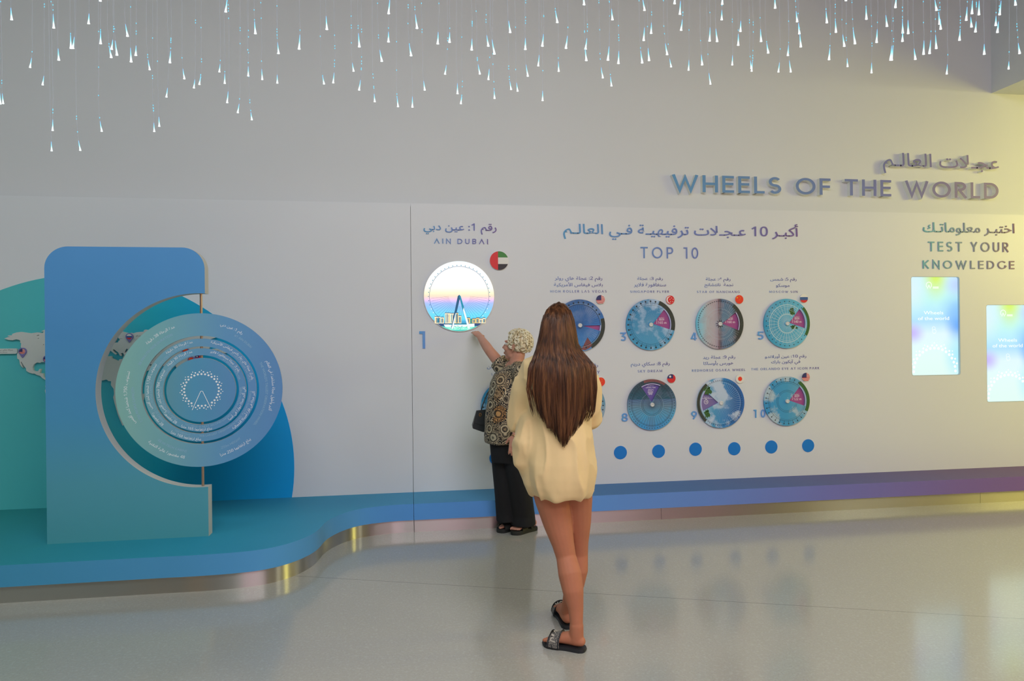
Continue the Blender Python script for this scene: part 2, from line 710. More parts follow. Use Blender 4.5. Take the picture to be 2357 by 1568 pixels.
# wall behind the visitor: grey, pink and yellow painted bays (seen only in the steel plinth and the floor)
M_BACK = gradient('painted_bays', [(0.0, (96, 96, 90)), (0.11, (96, 96, 90)), (0.12, (240, 182, 84)), (0.185, (240, 182, 84)), (0.195, (104, 102, 98)), (0.365, (104, 102, 98)), (0.378, (250, 172, 208)), (0.84, (250, 172, 208)),
                                   (0.85, (110, 106, 80)), (0.87, (110, 106, 80)), (0.885, (255, 226, 80)), (1.0, (255, 226, 80))], 'X', XL, XR, 'World', rough=0.6)
MB().box((XL, YB - 0.2, 0), (XR, YB, Z_CEIL)).done('wall_back', M_BACK, kind='structure')
# bulkhead that drops from the ceiling at the right, with its yellow-lit underside
MB().box((X_CORNER, 0.6, Z_SOFFIT), (XR, D_WALL, Z_CEIL)).done('wall_bulkhead', M_WALL, kind='structure')

# ------------------------------------------------------------------ curved display platform
K1 = 1.9
X0_, X1_ = P(0, 1200).x, P(2357, 1100).x
M_PLAT = gradient('teal_to_purple_top_film', [(0.0, (44, 122, 124)), (0.20, (40, 122, 146)), (0.36, (66, 124, 160)), (0.50, (62, 102, 146)), (0.62, (66, 92, 136)), (0.78, (80, 80, 122)), (0.9, (90, 78, 110)), (1.0, (94, 76, 106))], 'X', X0_, X1_, 'World', k=1.75, rough=0.6, spec=.12)
M_FRONT = gradient('blue_to_purple_front_film', [(0.0, (40, 112, 136)), (0.2, (56, 116, 154)), (0.36, (66, 120, 176)), (0.50, (72, 116, 172)), (0.62, (78, 106, 162)), (0.74, (88, 90, 146)), (0.88, (94, 76, 124)), (1.0, (98, 72, 116))], 'X', X0_, X1_, 'World', k=2.0, rough=0.42)


def steel_material():
    m, nt, lk, b = new_mat('brushed_steel')
    tg = nt.new('ShaderNodeTangent')
    tg.direction_type = 'RADIAL'
    tg.axis = 'Z'
    lk.new(tg.outputs[0], b.inputs['Tangent'])
    b.inputs['Anisotropic'].default_value = 0.95
    b.inputs['Anisotropic Rotation'].default_value = 0.25
    b.inputs['Base Color'].default_value = (0.62, 0.60, 0.56, 1)
    b.inputs['Metallic'].default_value = 1.0
    b.inputs['Roughness'].default_value = 0.3
    return m


M_STEEL = steel_material()
EDGE_PX = [(0, 1302.7), (106, 1296.2), (212, 1288.7), (297, 1285.4), (382, 1281.5), (446, 1278.6), (509, 1274.5), (553, 1271), (594, 1266.5), (628, 1260.6), (657.6, 1253.6), (687, 1244.2), (712.8, 1233),
           (727, 1224.5), (736, 1217), (743.5, 1208), (750, 1202), (759.5, 1196), (771, 1190), (785, 1184), (805, 1177.3), (827, 1172), (853, 1168), (882, 1165), (915, 1163), (952, 1161.3)]
edge = [G(x, y, Z_PLAT) for x, y in EDGE_PX]
Y_FRONT = (edge[-1].y + G(2357, 1096, Z_PLAT).y) / 2
for i in range(5):
    edge[i].y = edge[4].y


def smooth_line(pts, times=3):
    for _ in range(times):
        out = [pts[0]]
        for a, b in zip(pts, pts[1:]):
            out += [a * 0.75 + b * 0.25, a * 0.25 + b * 0.75]
        pts = out + [pts[-1]]
    return pts


edge[-1].y = edge[-2].y = Y_FRONT
front = [Vector((XL + 0.02, edge[0].y, Z_PLAT))] + edge
front = [front[0]] + smooth_line(front[1:], 3)


def inset(line, d):
    out = []
    for i, p in enumerate(line):
        t = (line[min(i + 1, len(line) - 1)] - line[max(i - 1, 0)]).normalized()
        out.append(p + Vector((-t.y, t.x, 0)) * d)
    return out


def run_plate(line, z0, z1, y_back):
    """a level slab between a front line and the straight back"""
    vs, fs, ms, n = [], [], [], len(line)
    for p in line:
        for y, z in ((p.y, z0), (p.y, z1), (y_back, z1), (y_back, z0)):
            vs.append((p.x, y, z))
    for i in range(n - 1):
        a, b = 4 * i, 4 * (i + 1)
        for j in range(4):
            k = (j + 1) % 4
            fs.append((a + j, b + j, b + k, a + k))
            ms.append(1 if j == 0 else 0)
    fs.append((3, 2, 1, 0))
    fs.append(tuple(4 * (n - 1) + j for j in range(4)))
    return vs, fs, ms + [0, 0]


Z_KICK = 0.0985
plat = MB().add(*run_plate(front, Z_KICK, Z_PLAT, D_WALL - .001)).done('display_platform', [M_PLAT, M_FRONT], smooth=30, origin=(0, 0, 0),
    label='low curved teal-blue platform carrying the blue wheel stand', cat='platform')
ORG[plat.name] = Vector((0, 0, 0))
MB().add(*run_plate(inset(front, 0.018), 0.0, Z_KICK + 0.001, D_WALL - .002)).done('kick_plate', [M_STEEL, M_STEEL], plat, smooth=30, label='brushed steel kick plate under the curve')
xr_ = XR - 0.02
led = MB().add(*run_plate([Vector((edge[-1].x + 0.003, Y_FRONT, 0)), Vector((xr_, Y_FRONT, 0))], Z_KICK, Z_PLAT, D_WALL - .001)).done('display_ledge', [M_PLAT, M_FRONT], origin=(0, 0, 0),
    label='long straight ledge shading from blue to purple along the wall', cat='ledge')
ORG[led.name] = Vector((0, 0, 0))
sx = [edge[-1].x + 0.003, G(1525, 1198).x, G(2262, 1160).x, xr_]
for a, b in zip(sx, sx[1:]):
    MB().box((a + 0.0012, Y_FRONT + 0.018, 0.0), (b - 0.0012, D_WALL - .002, Z_KICK + 0.001)).done('kick_plate', M_STEEL, led)

# ------------------------------------------------------------------ wall panels
xl_ = XL + 0.02
SCREEN_PX = [(2096.5, 2210, 636.5, 865.5), (2269.5, 2386, 702, 926.5)]
SCR = [wall_box(a, b, t, u, D_PANEL) for a, b, t, u in SCREEN_PX]
w_, h_ = SCR[0][1] - SCR[0][0], SCR[0][3] - SCR[0][2]
SCR[1] = (SCR[1][0], SCR[1][0] + w_, SCR[1][2], SCR[1][2] + h_)
MB().add(*plate([[(xl_, Z_PLAT), (X_SEAM - 0.0015, Z_PLAT), (X_SEAM - 0.0015, Z_TOP), (xl_, Z_TOP)]], D_PANEL, D_WALL - D_PANEL - .001)).done('exhibit_board', M_PANEL,
    label='wide white board on the wall behind the blue wheel stand', cat='board')
MB().add(*plate([[(X_SEAM + 0.0015, Z_PLAT), (xr_, Z_PLAT), (xr_, Z_TOP), (X_SEAM + 0.0015, Z_TOP)]] + [rrect(a, c, b, d, 0.022) for a, b, c, d in SCR], D_PANEL, D_WALL - D_PANEL - .001)).done(
    'exhibit_board', M_PANEL, label='long white board on the wall with the round wheel discs and screens', cat='board')

# ------------------------------------------------------------------ lettering on the walls
TXT_STOPS = [(0.0, (70, 128, 168)), (0.45, (92, 112, 164)), (1.0, (98, 76, 128))]
M_TEXT = (TXT_STOPS, 1.7)
M_TEST = ([(0.0, (84, 140, 156)), (0.5, (104, 116, 136)), (1.0, (104, 78, 108))], 1.7)
M_NUM = gradient('blue_figures', [(0, (78, 140, 190)), (1, (92, 132, 190))], 'X', 0, 1, 'Generated', k=1.6)
M_CAPT = ([(0.0, (92, 124, 178)), (0.5, (92, 100, 160)), (1.0, (92, 82, 138))], 1.35)
M_RETURN = paint('white_letter_sides', (238, 240, 236), 1.0, 0.6)

# the big raised sign above the panel
sx0, sx1 = P(1546.7, 430, D_WALL - .045).x, P(2298.4, 430, D_WALL - .045).x
M_SIGN = gradient('sign_faces', [(0.0, (84, 136, 178)), (0.30, (96, 124, 168)), (0.6, (96, 102, 158)), (0.85, (102, 90, 144)), (1.0, (106, 90, 142))], 'X', sx0, sx1, 'World', k=1.4)
DS = D_WALL - 0.045
bx = (sx0, sx1, P(1546.7, 445.3, DS).z, P(1546.7, 399.5, DS).z)
sign = thing('wall_sign', ((bx[0] + bx[1]) / 2, D_WALL, bx[2]), 'raised blue to purple capitals reading WHEELS OF THE WORLD', 'sign')
vs, fs, letters = caps_shape('WHEELS OF THE WORLD', 0.145, 0.20)
tf = fit(vs, *bx)
for ch, lv, lf in letters:
    MB().add(*solid(lv, lf, DS, 0.045, tf, 0, 1)).done('letter', [M_SIGN, M_RETURN], sign)
bxa = (P(2032.3, 380, DS).x, P(2299.6, 380, DS).x, P(2032, 398.6, DS).z, P(2032.3, 350.5, DS).z)
asign = thing('wall_sign', ((bxa[0] + bxa[1]) / 2, D_WALL, bxa[2]), 'raised purple Arabic lettering at the top right, above the big capitals', 'sign')
vs, fs = font_shape(arabic('عجـلات العالـم'), bold=.006)
tf = fit(vs, *bxa)
# each connected piece of the script is one cut-out letter block
par = list(range(len(vs)))


def find(i):
    while par[i] != i:
        par[i] = par[par[i]]
        i = par[i]
    return i


for q in fs:
    for i in q[1:]:
        par[find(i)] = find(q[0])
pieces = {}
for q in fs:
    pieces.setdefault(find(q[0]), []).append(q)
for key in sorted(pieces, key=lambda k: min(vs[i][0] for q in pieces[k] for i in q)):
    q = pieces[key]
    used = sorted({i for f_ in q for i in f_})
    mp_ = {i: n for n, i in enumerate(used)}
    MB().add(*solid([vs[i] for i in used], [tuple(mp_[i] for i in f_) for f_ in q], DS, 0.045, tf, 0, 1)).done('letter', [M_SIGN, M_RETURN], asign)


def heading(name, lines, mat, label, depth=0.006, w=0.125, gap=0.24, cat='lettering', bold=.006):
    """lines: (text, kind, px left, px right, py top, py bottom at the left end)"""
    bxs = [wall_box(a, b, t, u, D_PANEL) for _, _, a, b, t, u in lines]
    lo = min(b[2] for b in bxs)
    if len(lines) == 1 and cat == 'number':
        mb = MB()
        lettering(mb, lines[0][0], bxs[0], D_PANEL - depth, depth, lines[0][1], w, gap)
        return mb.done(name, mat, label=label, cat=cat)
    t = thing(name, ((bxs[0][0] + bxs[0][1]) / 2, D_PANEL, lo), label, cat)
    x0, x1 = min(b[0] for b in bxs), max(b[1] for b in bxs)
    ox = ORG[t.name].x
    m = gradient(name + '_lettering', mat[0], 'X', x0 - ox, x1 - ox, 'Object', k=mat[1], rough=0.5)
    for (s, kind, *_), b in zip(lines, bxs):
        all_ = MB()
        lettering(all_, s, b, D_PANEL - depth, depth, kind, w, gap, bold=bold)
        for vs, fs in words(all_, (.55 if kind == 'caps' else .20) * (b[3] - b[2]) * (1 if kind == 'caps' else .75)):
            MB().add(vs, fs).done('arabic_word' if kind == 'arabic' else 'english_word', m, t)
    return t


def words(mb, gap_):
    """cuts a line of lettering into its words at the wide gaps"""
    spans = sorted((min(mb.v[i].x for i in f), max(mb.v[i].x for i in f), n) for n, f in enumerate(mb.f))
    groups, hi = [], None
    for a, b, n in spans:
        if hi is None or a > hi + gap_:
            groups.append([])
            hi = b
        groups[-1].append(n)
        hi = max(hi, b)
    for g in groups:
        used = sorted({i for n in g for i in mb.f[n]})
        mp = {i: k for k, i in enumerate(used)}
        yield [mb.v[i] for i in used], [tuple(mp[i] for i in mb.f[n]) for n in g]


heading('heading', [('رقم 1: عين دبي', 'arabic', 974.7, 1142.7, 513, 539), ('ɅIN DUBɅI', 'caps', 999, 1123.2, 547.8, 562.3)], M_TEXT,
        'two-language heading above the round lit wheel screen')
heading('heading', [('أكبـر 10 عـجـلات ترفيهيـة فـي العالـم', 'arabic', 1296, 1836.6, 508, 551), ('TOP 10', 'caps', 1474, 1606.7, 568.6, 594.6)], M_TEXT,
        'large two-language heading reading TOP 10 on the white panel', w=0.115, gap=0.27)
heading('heading', [('اختبـر معلوماتـك', 'arabic', 2124, 2334.4, 511.5, 541.5), ('TEST YOUR', 'caps', 2135.8, 2321, 555.5, 579.5), ('KNOWLEDGE', 'caps', 2123.5, 2334, 597, 621)], M_TEST,
        'heading reading TEST YOUR KNOWLEDGE above the touch screens', w=0.13, gap=0.3)
CAPTIONS = [
    ([('رقم 2: عجلة هاي رولر', 'arabic', 1276.8, 1386.3, 636.3, 648.6), ('بلاس فيغاس الأمريكية', 'arabic', 1274.8, 1387.3, 650.0, 661.3), ('HIGH ROLLER LɅS VEGɅS', 'caps', 1266.5, 1396.2, 667.7, 674.1)], 'caption of three lines over the disc half hidden by brown hair'),
    ([('رقم 3: عجلة', 'arabic', 1466.7, 1525.6, 637.8, 648), ('سنغافورة فلاير', 'arabic', 1458.9, 1532.7, 651, 662), ('SINGɅPORE FLYER', 'caps', 1450.6, 1539.8, 668.3, 674.7)], 'caption beside the red crescent flag badge'),
    ([('رقم 4: عجلة', 'arabic', 1624.3, 1681.4, 639.0, 649.6), ('نجمة  نانتشانج', 'arabic', 1621.4, 1687.4, 651.8, 662.5), ('STɅR OF NɅNCHɅNG', 'caps', 1604, 1703, 669, 675.2)], 'caption over the pink and slate wheel disc'),
    ([('رقم 5: شمس', 'arabic', 1773, 1833.3, 639.2, 649.8), ('موسكو', 'arabic', 1785.9, 1817, 653, 663), ('MOSCOW SUN', 'caps', 1770.6, 1835.6, 668.9, 674.9)], 'caption beside the white, blue and red flag badge'),
    ([('رقم 8: سكاي دريم', 'arabic', 1451.7, 1541.5, 834.2, 846.2), ('SKY DREɅM', 'caps', 1467.8, 1524, 851.4, 858)], 'two-line caption over the disc with the upright purple wedge'),
    ([('رقم 9: عجلة ريد', 'arabic', 1618, 1692, 819, 830), ('هورس بأوساكا', 'arabic', 1619, 1688, 831, 842.5), ('REDHORSE OSɅKɅ WHEEL', 'caps', 1592.6, 1715.4, 850.3, 856.7)], 'caption beside the white flag badge with a red dot'),
    ([('رقم 10: عين أورلاندو', 'arabic', 1760.5, 1855.6, 815.7, 828), ('في آيكون بارك', 'arabic', 1775, 1841.8, 828.5, 840.5), ('THE ORLɅNDO EYE ɅT ICON PɅRK', 'caps', 1729, 1885.7, 847.0, 853.4)], 'widest caption, lower right, ending in ICON PARK'),
    ([('رقم 6: عين لندن', 'arabic', 1121, 1205, 840.5, 852), ('LONDON EYE', 'caps', 1131.5, 1196, 858, 864.5)], 'caption mostly hidden behind the woman in the patterned blouse'),
    ([('رقم 7:', 'arabic', 1345, 1376.5, 837, 848.5), ('Y', 'caps', 1374.5, 1380.5, 853.5, 860)], 'caption fragment at the right edge of the long brown hair'),
]
for lines, lab in CAPTIONS:
    heading('caption', lines, M_CAPT, lab, depth=0.002, w=0.13, gap=0.26, cat='caption', bold=.005)
for s, a, b, t, u, lab in [('1', 965, 978.6, 762.7, 802.5, 'large blue figure one below the lit wheel screen'), ('3', 1427.4, 1441.9, 765.5, 785, 'blue figure three left of the 165 m disc'),
                           ('4', 1589, 1603, 765.5, 784, 'blue figure four left of the pink and slate disc'), ('5', 1743.3, 1757, 763.4, 782, 'blue figure five left of the lattice disc'),
                           ('8', 1430.3, 1444.5, 951.6, 970.6, 'blue figure eight left of the disc with the upright window'), ('9', 1590.7, 1603.7, 946.8, 965.8, 'blue figure nine left of the disc with the lilac window'),
                           ('10', 1734.4, 1761, 943.2, 961.8, 'blue figure ten left of the 122 m disc')]:
    heading('number', [(s, 'caps', a, b, t, u)], M_NUM, lab, depth=0.008, w=0.15, gap=0.18, cat='number')

# ------------------------------------------------------------------ blue round buttons
M_BTN = paint('blue_button_film', (10, 98, 168), 1.9, 0.4)
for i, (x, y, r) in enumerate([(1428, 1042, 15.4), (1515.8, 1039, 15.3), (1600.8, 1034.2, 15.2), (1690, 1033, 15.1), (1775.3, 1029, 15.0), (1860, 1026, 14.9), (1142.5, 1055, 15.9)]):
    c = P(x, y)
    r = r * mpp(x, y)
    lab = ['leftmost blue dot of the row of six under the discs', 'second blue dot from the left in the row of six', 'third blue dot from the left in the row of six', 'fourth blue dot from the left in the row of six',
           'fifth blue dot from the left in the row of six', 'rightmost blue dot of the row of six under the discs', 'blue dot mostly hidden behind the black trousers'][i]
    MB().lathe_y(c, [(r, 0), (r, 0.003), (r * 0.97, 0.004)], 40).done('button', M_BTN, label=lab, cat='button', group='blue touch dots under the discs')


# ------------------------------------------------------------------ flags as round badges
def clip(poly, nx, nz, d):
    out = []
    for i, p in enumerate(poly):
        q = poly[(i + 1) % len(poly)]
        a, b = nx * p[0] + nz * p[1] - d, nx * q[0] + nz * q[1] - d
        if a <= 0:
            out.append(p)
        if a * b < 0:
            t = a / (a - b)
            out.append((p[0] + (q[0] - p[0]) * t, p[1] + (q[1] - p[1]) * t))
    return out


def piece(x0, x1, z0, z1):
    p = circle(0, 0, 1.0, 56)
    for n in ((-1, 0, -x0), (1, 0, x1), (0, -1, -z0), (0, 1, z1)):
        if p:
            p = clip(p, *n)
    return p


def star(cx, cz, r):
    return [(cx + (r if i % 2 == 0 else r * .42) * math.sin(i * math.pi / 5), cz + (r if i % 2 == 0 else r * .42) * math.cos(i * math.pi / 5)) for i in range(10)]


FLAG = {
    'emirates': [('red', piece(-1, -.12, -1, 1)), ('green', piece(-.12, 1, .34, 1)), ('white', piece(-.12, 1, -.36, .34)), ('black', piece(-.12, 1, -1, -.36))],
    'stripes': [('white', piece(-1, 1, -1, 1))] + [('red', piece(-1 if k > 3 else .15, 1, .86 - .28 * k, 1.0 - .28 * k)) for k in range(7)] + [('navy', piece(-1, .15, -.12, 1))],
    'crescent': [('red', piece(-1, 1, -1, 1)), ('white', circle(-.1, 0, .80, 40)), ('red', circle(.16, 0, .74, 40))] + [('white', star(x, z, .14)) for x, z in ((.3, .42), (-.08, .12), (.7, .12), (.06, -.4), (.55, -.4))],
    'gold_stars': [('red2', piece(-1, 1, -1, 1)), ('gold', star(-.5, .4, .26))] + [('gold', star(x, z, .1)) for x, z in ((.06, .72), (.3, .46), (.26, .1), (.02, -.12))],
    'tricolour': [('white', piece(-1, 1, .3, 1)), ('blue', piece(-1, 1, -.4, .3)), ('red', piece(-1, 1, -1, -.4))],
    'blue_corner': [('red', piece(-1, 1, -1, 1)), ('navy', piece(-1, .42, 0, 1)), ('white', circle(-.3, .45, .25, 20))],
    'red_dot': [('white', piece(-1, 1, -1, 1)), ('red2', circle(.02, -.02, .5, 30))],
}
FC = ['red', 'red2', 'green', 'white', 'black', 'navy', 'blue', 'gold']
FM = [paint('flag_' + n, c, 1.6, 0.45) for n, c in zip(FC, [(188, 36, 38), (206, 52, 28), (52, 112, 46), (196, 194, 188), (40, 36, 38), (44, 46, 92), (44, 78, 130), (226, 160, 40)])]


def flag_faces(mb, kind, c, r, y, base=0):
    for lay, (cn, poly) in enumerate(FLAG[kind]):
        if len(poly) >= 3:
            mb.add([(c.x + x * r, y - 0.0004 * lay, c.z + z * r) for x, z in poly], [tuple(range(len(poly)))], base + FC.index(cn))


def flag_badge(kind, px, py, rpx, label):
    c, r = P(px, py), rpx * mpp(px, py)
    mb = MB().lathe_y(c, [(r, 0), (r, 0.012)], 56, FC.index('white'))
    flag_faces(mb, kind, c, r * 0.995, D_PANEL - 0.0125)
    return mb.done('flag_badge', FM, label=label, cat='flag')


flag_badge('emirates', 1148.5, 600.5, 21.6, 'largest round flag badge, red bar with green, white and black')
flag_badge('stripes', 1381.3, 690, 10.4, 'round stars and stripes flag badge in the upper row of discs')
flag_badge('crescent', 1541.5, 690.7, 10.2, 'round red flag badge with white crescent and stars')
flag_badge('gold_stars', 1700.2, 689.5, 10.0, 'round red flag badge with gold stars in the upper row')
flag_badge('tricolour', 1848.7, 687.2, 9.9, 'round white, blue and red striped flag badge on the panel')
flag_badge('gold_stars', 1382, 879, 10.2, 'round red flag badge with gold stars beside the cream shirt')
flag_badge('blue_corner', 1544.2, 871.3, 10.1, 'round red flag badge with a blue corner and white sun')
flag_badge('red_dot', 1701.8, 872, 10.1, 'round white flag badge with one red dot')
flag_badge('stripes', 1853, 868, 9.9, 'round stars and stripes flag badge in the lower row of discs')

# ------------------------------------------------------------------ round wheel discs
def photo_mat(name, axis, stops, cloud=0.0, cloud_c=(190, 196, 206), scale=7.0, seed=0.0, k=1.6, thr=(0.48, 0.62), noise_amt=0.0):
    m, nt, lk, b = new_mat(name)
    tc = nt.new('ShaderNodeTexCoord')
    sep = nt.new('ShaderNodeSeparateXYZ')
    lk.new(tc.outputs['Generated'], sep.inputs[0])
    r = ramp_node(nt, [(p, C4(c, k)) for p, c in stops])
    lk.new(sep.outputs[axis], r.inputs[0])
    mp = nt.new('ShaderNodeMapping')
    mp.inputs['Location'].default_value = (seed, seed * 1.7, seed * .6)
    lk.new(tc.outputs['Object'], mp.inputs[0])
    nz = nt.new('ShaderNodeTexNoise')
    nz.inputs['Scale'].default_value = scale
    nz.inputs['Detail'].default_value = 5
    nz.inputs['Roughness'].default_value = 0.55
    lk.new(mp.outputs[0], nz.inputs['Vector'])
    th = ramp_node(nt, [(thr[0], (0, 0, 0, 1)), (thr[1], (cloud, cloud, cloud, 1))])
    lk.new(nz.outputs['Fac'], th.inputs[0])
    mx = nt.new('ShaderNodeMix')
    mx.data_type = 'RGBA'
    lk.new(th.outputs[0], mx.inputs[0])
    lk.new(r.outputs[0], mx.inputs[6])
    mx.inputs[7].default_value = C4(cloud_c, k)
    lk.new(mx.outputs[2], b.inputs['Base Color'])
    b.inputs['Roughness'].default_value = 0.35
    return m


M_WHITEPL = paint('white_plastic', (206, 206, 204), 1.3, 0.35)
M_INKD = paint('dark_print', (40, 52, 64), 1.2, 0.5)
M_INKL = paint('pale_print', (160, 186, 196), 1.5, 0.5)
M_INKW = paint('white_print', (208, 204, 212), 1.6, 0.5)
M_LEAF = paint('leaf_print', (52, 92, 44), 1.4, 0.6, amount=0.5, scale=150)
M_GROUND = paint('street_print', (54, 58, 52), 1.3, 0.6, amount=0.7, scale=130)
M_BRICK = paint('roof_print', (120, 72, 74), 1.4, 0.6, amount=0.5, scale=120)
M_WEDGEP = paint('magenta_window', (140, 68, 120), 1.6, 0.4)
M_WEDGEV = paint('violet_window', (92, 76, 142), 1.6, 0.4)
M_WEDGEL = paint('lilac_window', (112, 98, 146), 1.5, 0.4)
M_WEDGEG = paint('grey_window', (66, 72, 76), 1.4, 0.4)
M_LILAC = paint('lilac_rim_print', (168, 164, 204), 1.5, 0.4)


def ring_strip(mb, c, r0, r1, a0, a1, y, mat, n=48, skip=None):
    st = (a1 - a0) / n
    for i in range(n):
        p, q = a0 + st * i, a0 + st * (i + 1)
        if skip and skip((p + q) / 2, (r0 + r1) / 2):
            continue
        pts = [(r0, p), (r1, p), (r1, q), (r0, q)]
        mb.add([(c.x + r * math.cos(R_(a)), y, c.z + r * math.sin(R_(a))) for r, a in pts], [(0, 1, 2, 3)], mat)


def spoke(mb, c, r0, r1, a, w, y, mat):
    d, n = Vector((math.cos(R_(a)), 0, math.sin(R_(a)))), Vector((-math.sin(R_(a)), 0, math.cos(R_(a))))
    b = Vector((c.x, y, c.z))
    mb.add([b + d * r0 - n * w, b + d * r1 - n * w, b + d * r1 + n * w, b + d * r0 + n * w], [(0, 1, 2, 3)], mat)


def dot(mb, cx, cz, r, y, mat, n=10):
    mb.add([(cx + r * math.cos(2 * math.pi * i / n), y, cz + r * math.sin(2 * math.pi * i / n)) for i in range(n)], [tuple(range(n))], mat)


def wheel_disc(px, py, rpx, wedge, wedge_mat, photo, label, rings=(), spokes=(), cabins=None, ground=None, leaves=(), words=(), roof=False, icon=None):
    c, R = P(px, py), rpx * mpp(px, py)
    t = thing('wheel_disc', (c.x, D_PANEL, c.z - R), label, 'wall disc', 'round wheel photo discs on the white panel')
    a0, a1 = wedge
    rw = 0.80 * R
    yf = D_PANEL - 0.018
    hole = [(c.x + 0.10 * R * math.cos(R_((a0 + a1) / 2)), c.z + 0.10 * R * math.sin(R_((a0 + a1) / 2)))] + arc(c.x, c.z, rw, a0, a1, 16)
    # backing with the printed window
    bk = MB().lathe_y(c, [(R * 0.97, 0), (R * 0.97, 0.005)], 64, 0)
    for s, kind, rr, aa, hh, ww in words:
        x0, z0 = c.x + rr * R * math.cos(R_(aa)), c.z + rr * R * math.sin(R_(aa))
        lettering(bk, s, (x0 - ww * R / 2, x0 + ww * R / 2, z0 - hh * R / 2, z0 + hh * R / 2), D_PANEL - 0.0056, 0.0004, kind, mf=1, ms=1, w=.16)
    if icon == 'height':
        x0, z0 = c.x + .27 * R, c.z + .13 * R
        bk.box((x0 - .006 * R, D_PANEL - .0056, z0 - .08 * R), (x0 + .006 * R, D_PANEL - .0052, z0 + .08 * R), 1)
        for sg in (-1, 1):
            bk.box((x0 - .014 * R, D_PANEL - .0056, z0 + sg * .08 * R - .008 * R), (x0 + .014 * R, D_PANEL - .0052, z0 + sg * .08 * R + .008 * R), 1)
    if icon == 'clock':
        cc = Vector((c.x - .59 * R, 0, c.z + .05 * R))
        ring_strip(bk, cc, .075 * R, .09 * R, 0, 360, D_PANEL - .0056, 1, 30)
        dot(bk, cc.x, cc.z + .11 * R, .02 * R, D_PANEL - .0056, 1)
    if icon == 'ribbon':
        cc = Vector((c.x - .04 * R, 0, c.z + .46 * R))
        bk.box((cc.x - .11 * R, D_PANEL - .0056, cc.z + .0 * R), (cc.x + .11 * R, D_PANEL - .0052, cc.z + .012 * R), 1)
        bk.box((cc.x - .11 * R, D_PANEL - .0056, cc.z + .04 * R), (cc.x + .11 * R, D_PANEL - .0052, cc.z + .052 * R), 1)
        for sg in (-1, 1):
            ring_strip(bk, Vector((cc.x + sg * .04 * R, 0, cc.z - .04 * R)), .02 * R, .034 * R, 0, 360, D_PANEL - .0056, 1, 16)
    bk.done('info_window', [wedge_mat, M_INKW], t)
    # turning photo disc with the window cut out
    mats = [photo, M_INKD, M_INKL, M_LEAF, M_GROUND, M_BRICK, M_LILAC]
    mb = MB().add(*plate([circle(c.x, c.z, R, 96), hole], yf, 0.011, 0, 0))
    yp = yf - 0.0006

    def skip(a, r):
        a = (a - a0) % 360
        return a < (a1 - a0) % 360 + 1 and r < rw + 0.01 * R and r > .08 * R
    if ground:
        g0, g1, r0, r1, gm = ground
        ring_strip(mb, c, r0 * R, r1 * R, g0, g1, yp, gm, 30)
    for x, z, rx, rz in leaves:
        n = 26
        mb.add([(c.x + R * (x + rx * math.cos(6.2832 * i / n) * (.8 + .25 * math.sin(i * 5.3))), yp - .0002, c.z + R * (z + rz * math.sin(6.2832 * i / n) * (.8 + .25 * math.cos(i * 4.1)))) for i in range(n)], [tuple(range(n))], 3)
    if roof:
        mb.add([(c.x + R * x, yp - .0002, c.z + R * z) for x, z in ((.05, -.93), (.30, -.46), (.48, -.74), (.40, -.86), (.2, -.96))], [(0, 1, 2, 3, 4)], 5)
    for r0, r1, mi in rings:
        ring_strip(mb, c, r0 * R, r1 * R, 0, 360, yp - .0003, mi, 72, skip)
    for n, r0, r1, w, mi, off in spokes:
        for k in range(n):
            a = 360.0 * k / n + off
            if not skip(a, .5 * R):
                spoke(mb, c, r0 * R, r1 * R, a, w * R, yp - .0002, mi)
    if cabins:
        n, r, s, mi, stem, off = cabins
        for k in range(n):
            a = 360.0 * k / n + off
            if ground and (a - ground[0]) % 360 < (ground[1] - ground[0]) % 360:
                continue
            dot(mb, c.x + r * R * math.cos(R_(a)), c.z + r * R * math.sin(R_(a)), s * R, yp - .0004, mi, 8)
            if stem:
                spoke(mb, c, stem * R, r * R, a, .006 * R, yp - .0003, mi)
    ring_strip(mb, c, rw, rw + .035 * R, a0, a1, yp - .0004, 6, 20)
    mb.done('photo_disc', mats, t)
    MB().lathe_y(Vector((c.x, yf, c.z)), [(.082 * R, 0), (.082 * R, .012), (.070 * R, .016), (.045 * R, .016), (.042 * R, .011), (.0, .011)], 28).done('hub_knob', M_WHITEPL, t, smooth=True)
    return t


SKY = [(0.0, (62, 138, 176)), (1.0, (36, 112, 160))]
H = lambda num, dx=0.0: [('ارتفاعها', 'arabic', .53 + dx, 29, .075, .20), ('HEIGHT', 'caps', .51 + dx, 22, .05, .22), (num, 'bfont', .50 + dx, 9, .10, .34)]
wheel_disc(1333.5, 749.3, 59.7, (-15, 0), M_WEDGEP, photo_mat('photo_deep_blue_sky', 'Z', [(0, (60, 124, 178)), (.5, (48, 104, 168)), (1, (38, 84, 134))], .15),
           'deep blue wheel disc half hidden behind the brown hair', rings=[(.80, .815, 1), (.835, .842, 2)], spokes=[(56, .1, .8, .0022, 1, 0)], cabins=(28, .885, .034, 1, .83, 3),
           ground=(-62, 16, .85, 1.0, 4), roof=True, words=[('عدد المقصورات', 'arabic', .52, -43, .05, .2), ('NO. OF CABINS', 'bfont', .56, -52, .05, .3)])
wheel_disc(1496.2, 747.6, 58.7, (-14, 47), M_WEDGEP, photo_mat('photo_cloudy_sky', 'Z', SKY, .85, (176, 190, 208), 6, 3.1), 'cloudy sky wheel disc marked 165 m, below the red crescent badge',
           rings=[(.765, .772, 1), (.84, .847, 1)], spokes=[(72, .12, .76, .0016, 2, 0)], cabins=(28, .915, .036, 1, .80, 0), ground=(-14, 68, .84, 1.0, 4), words=H('165 m'), icon='height')
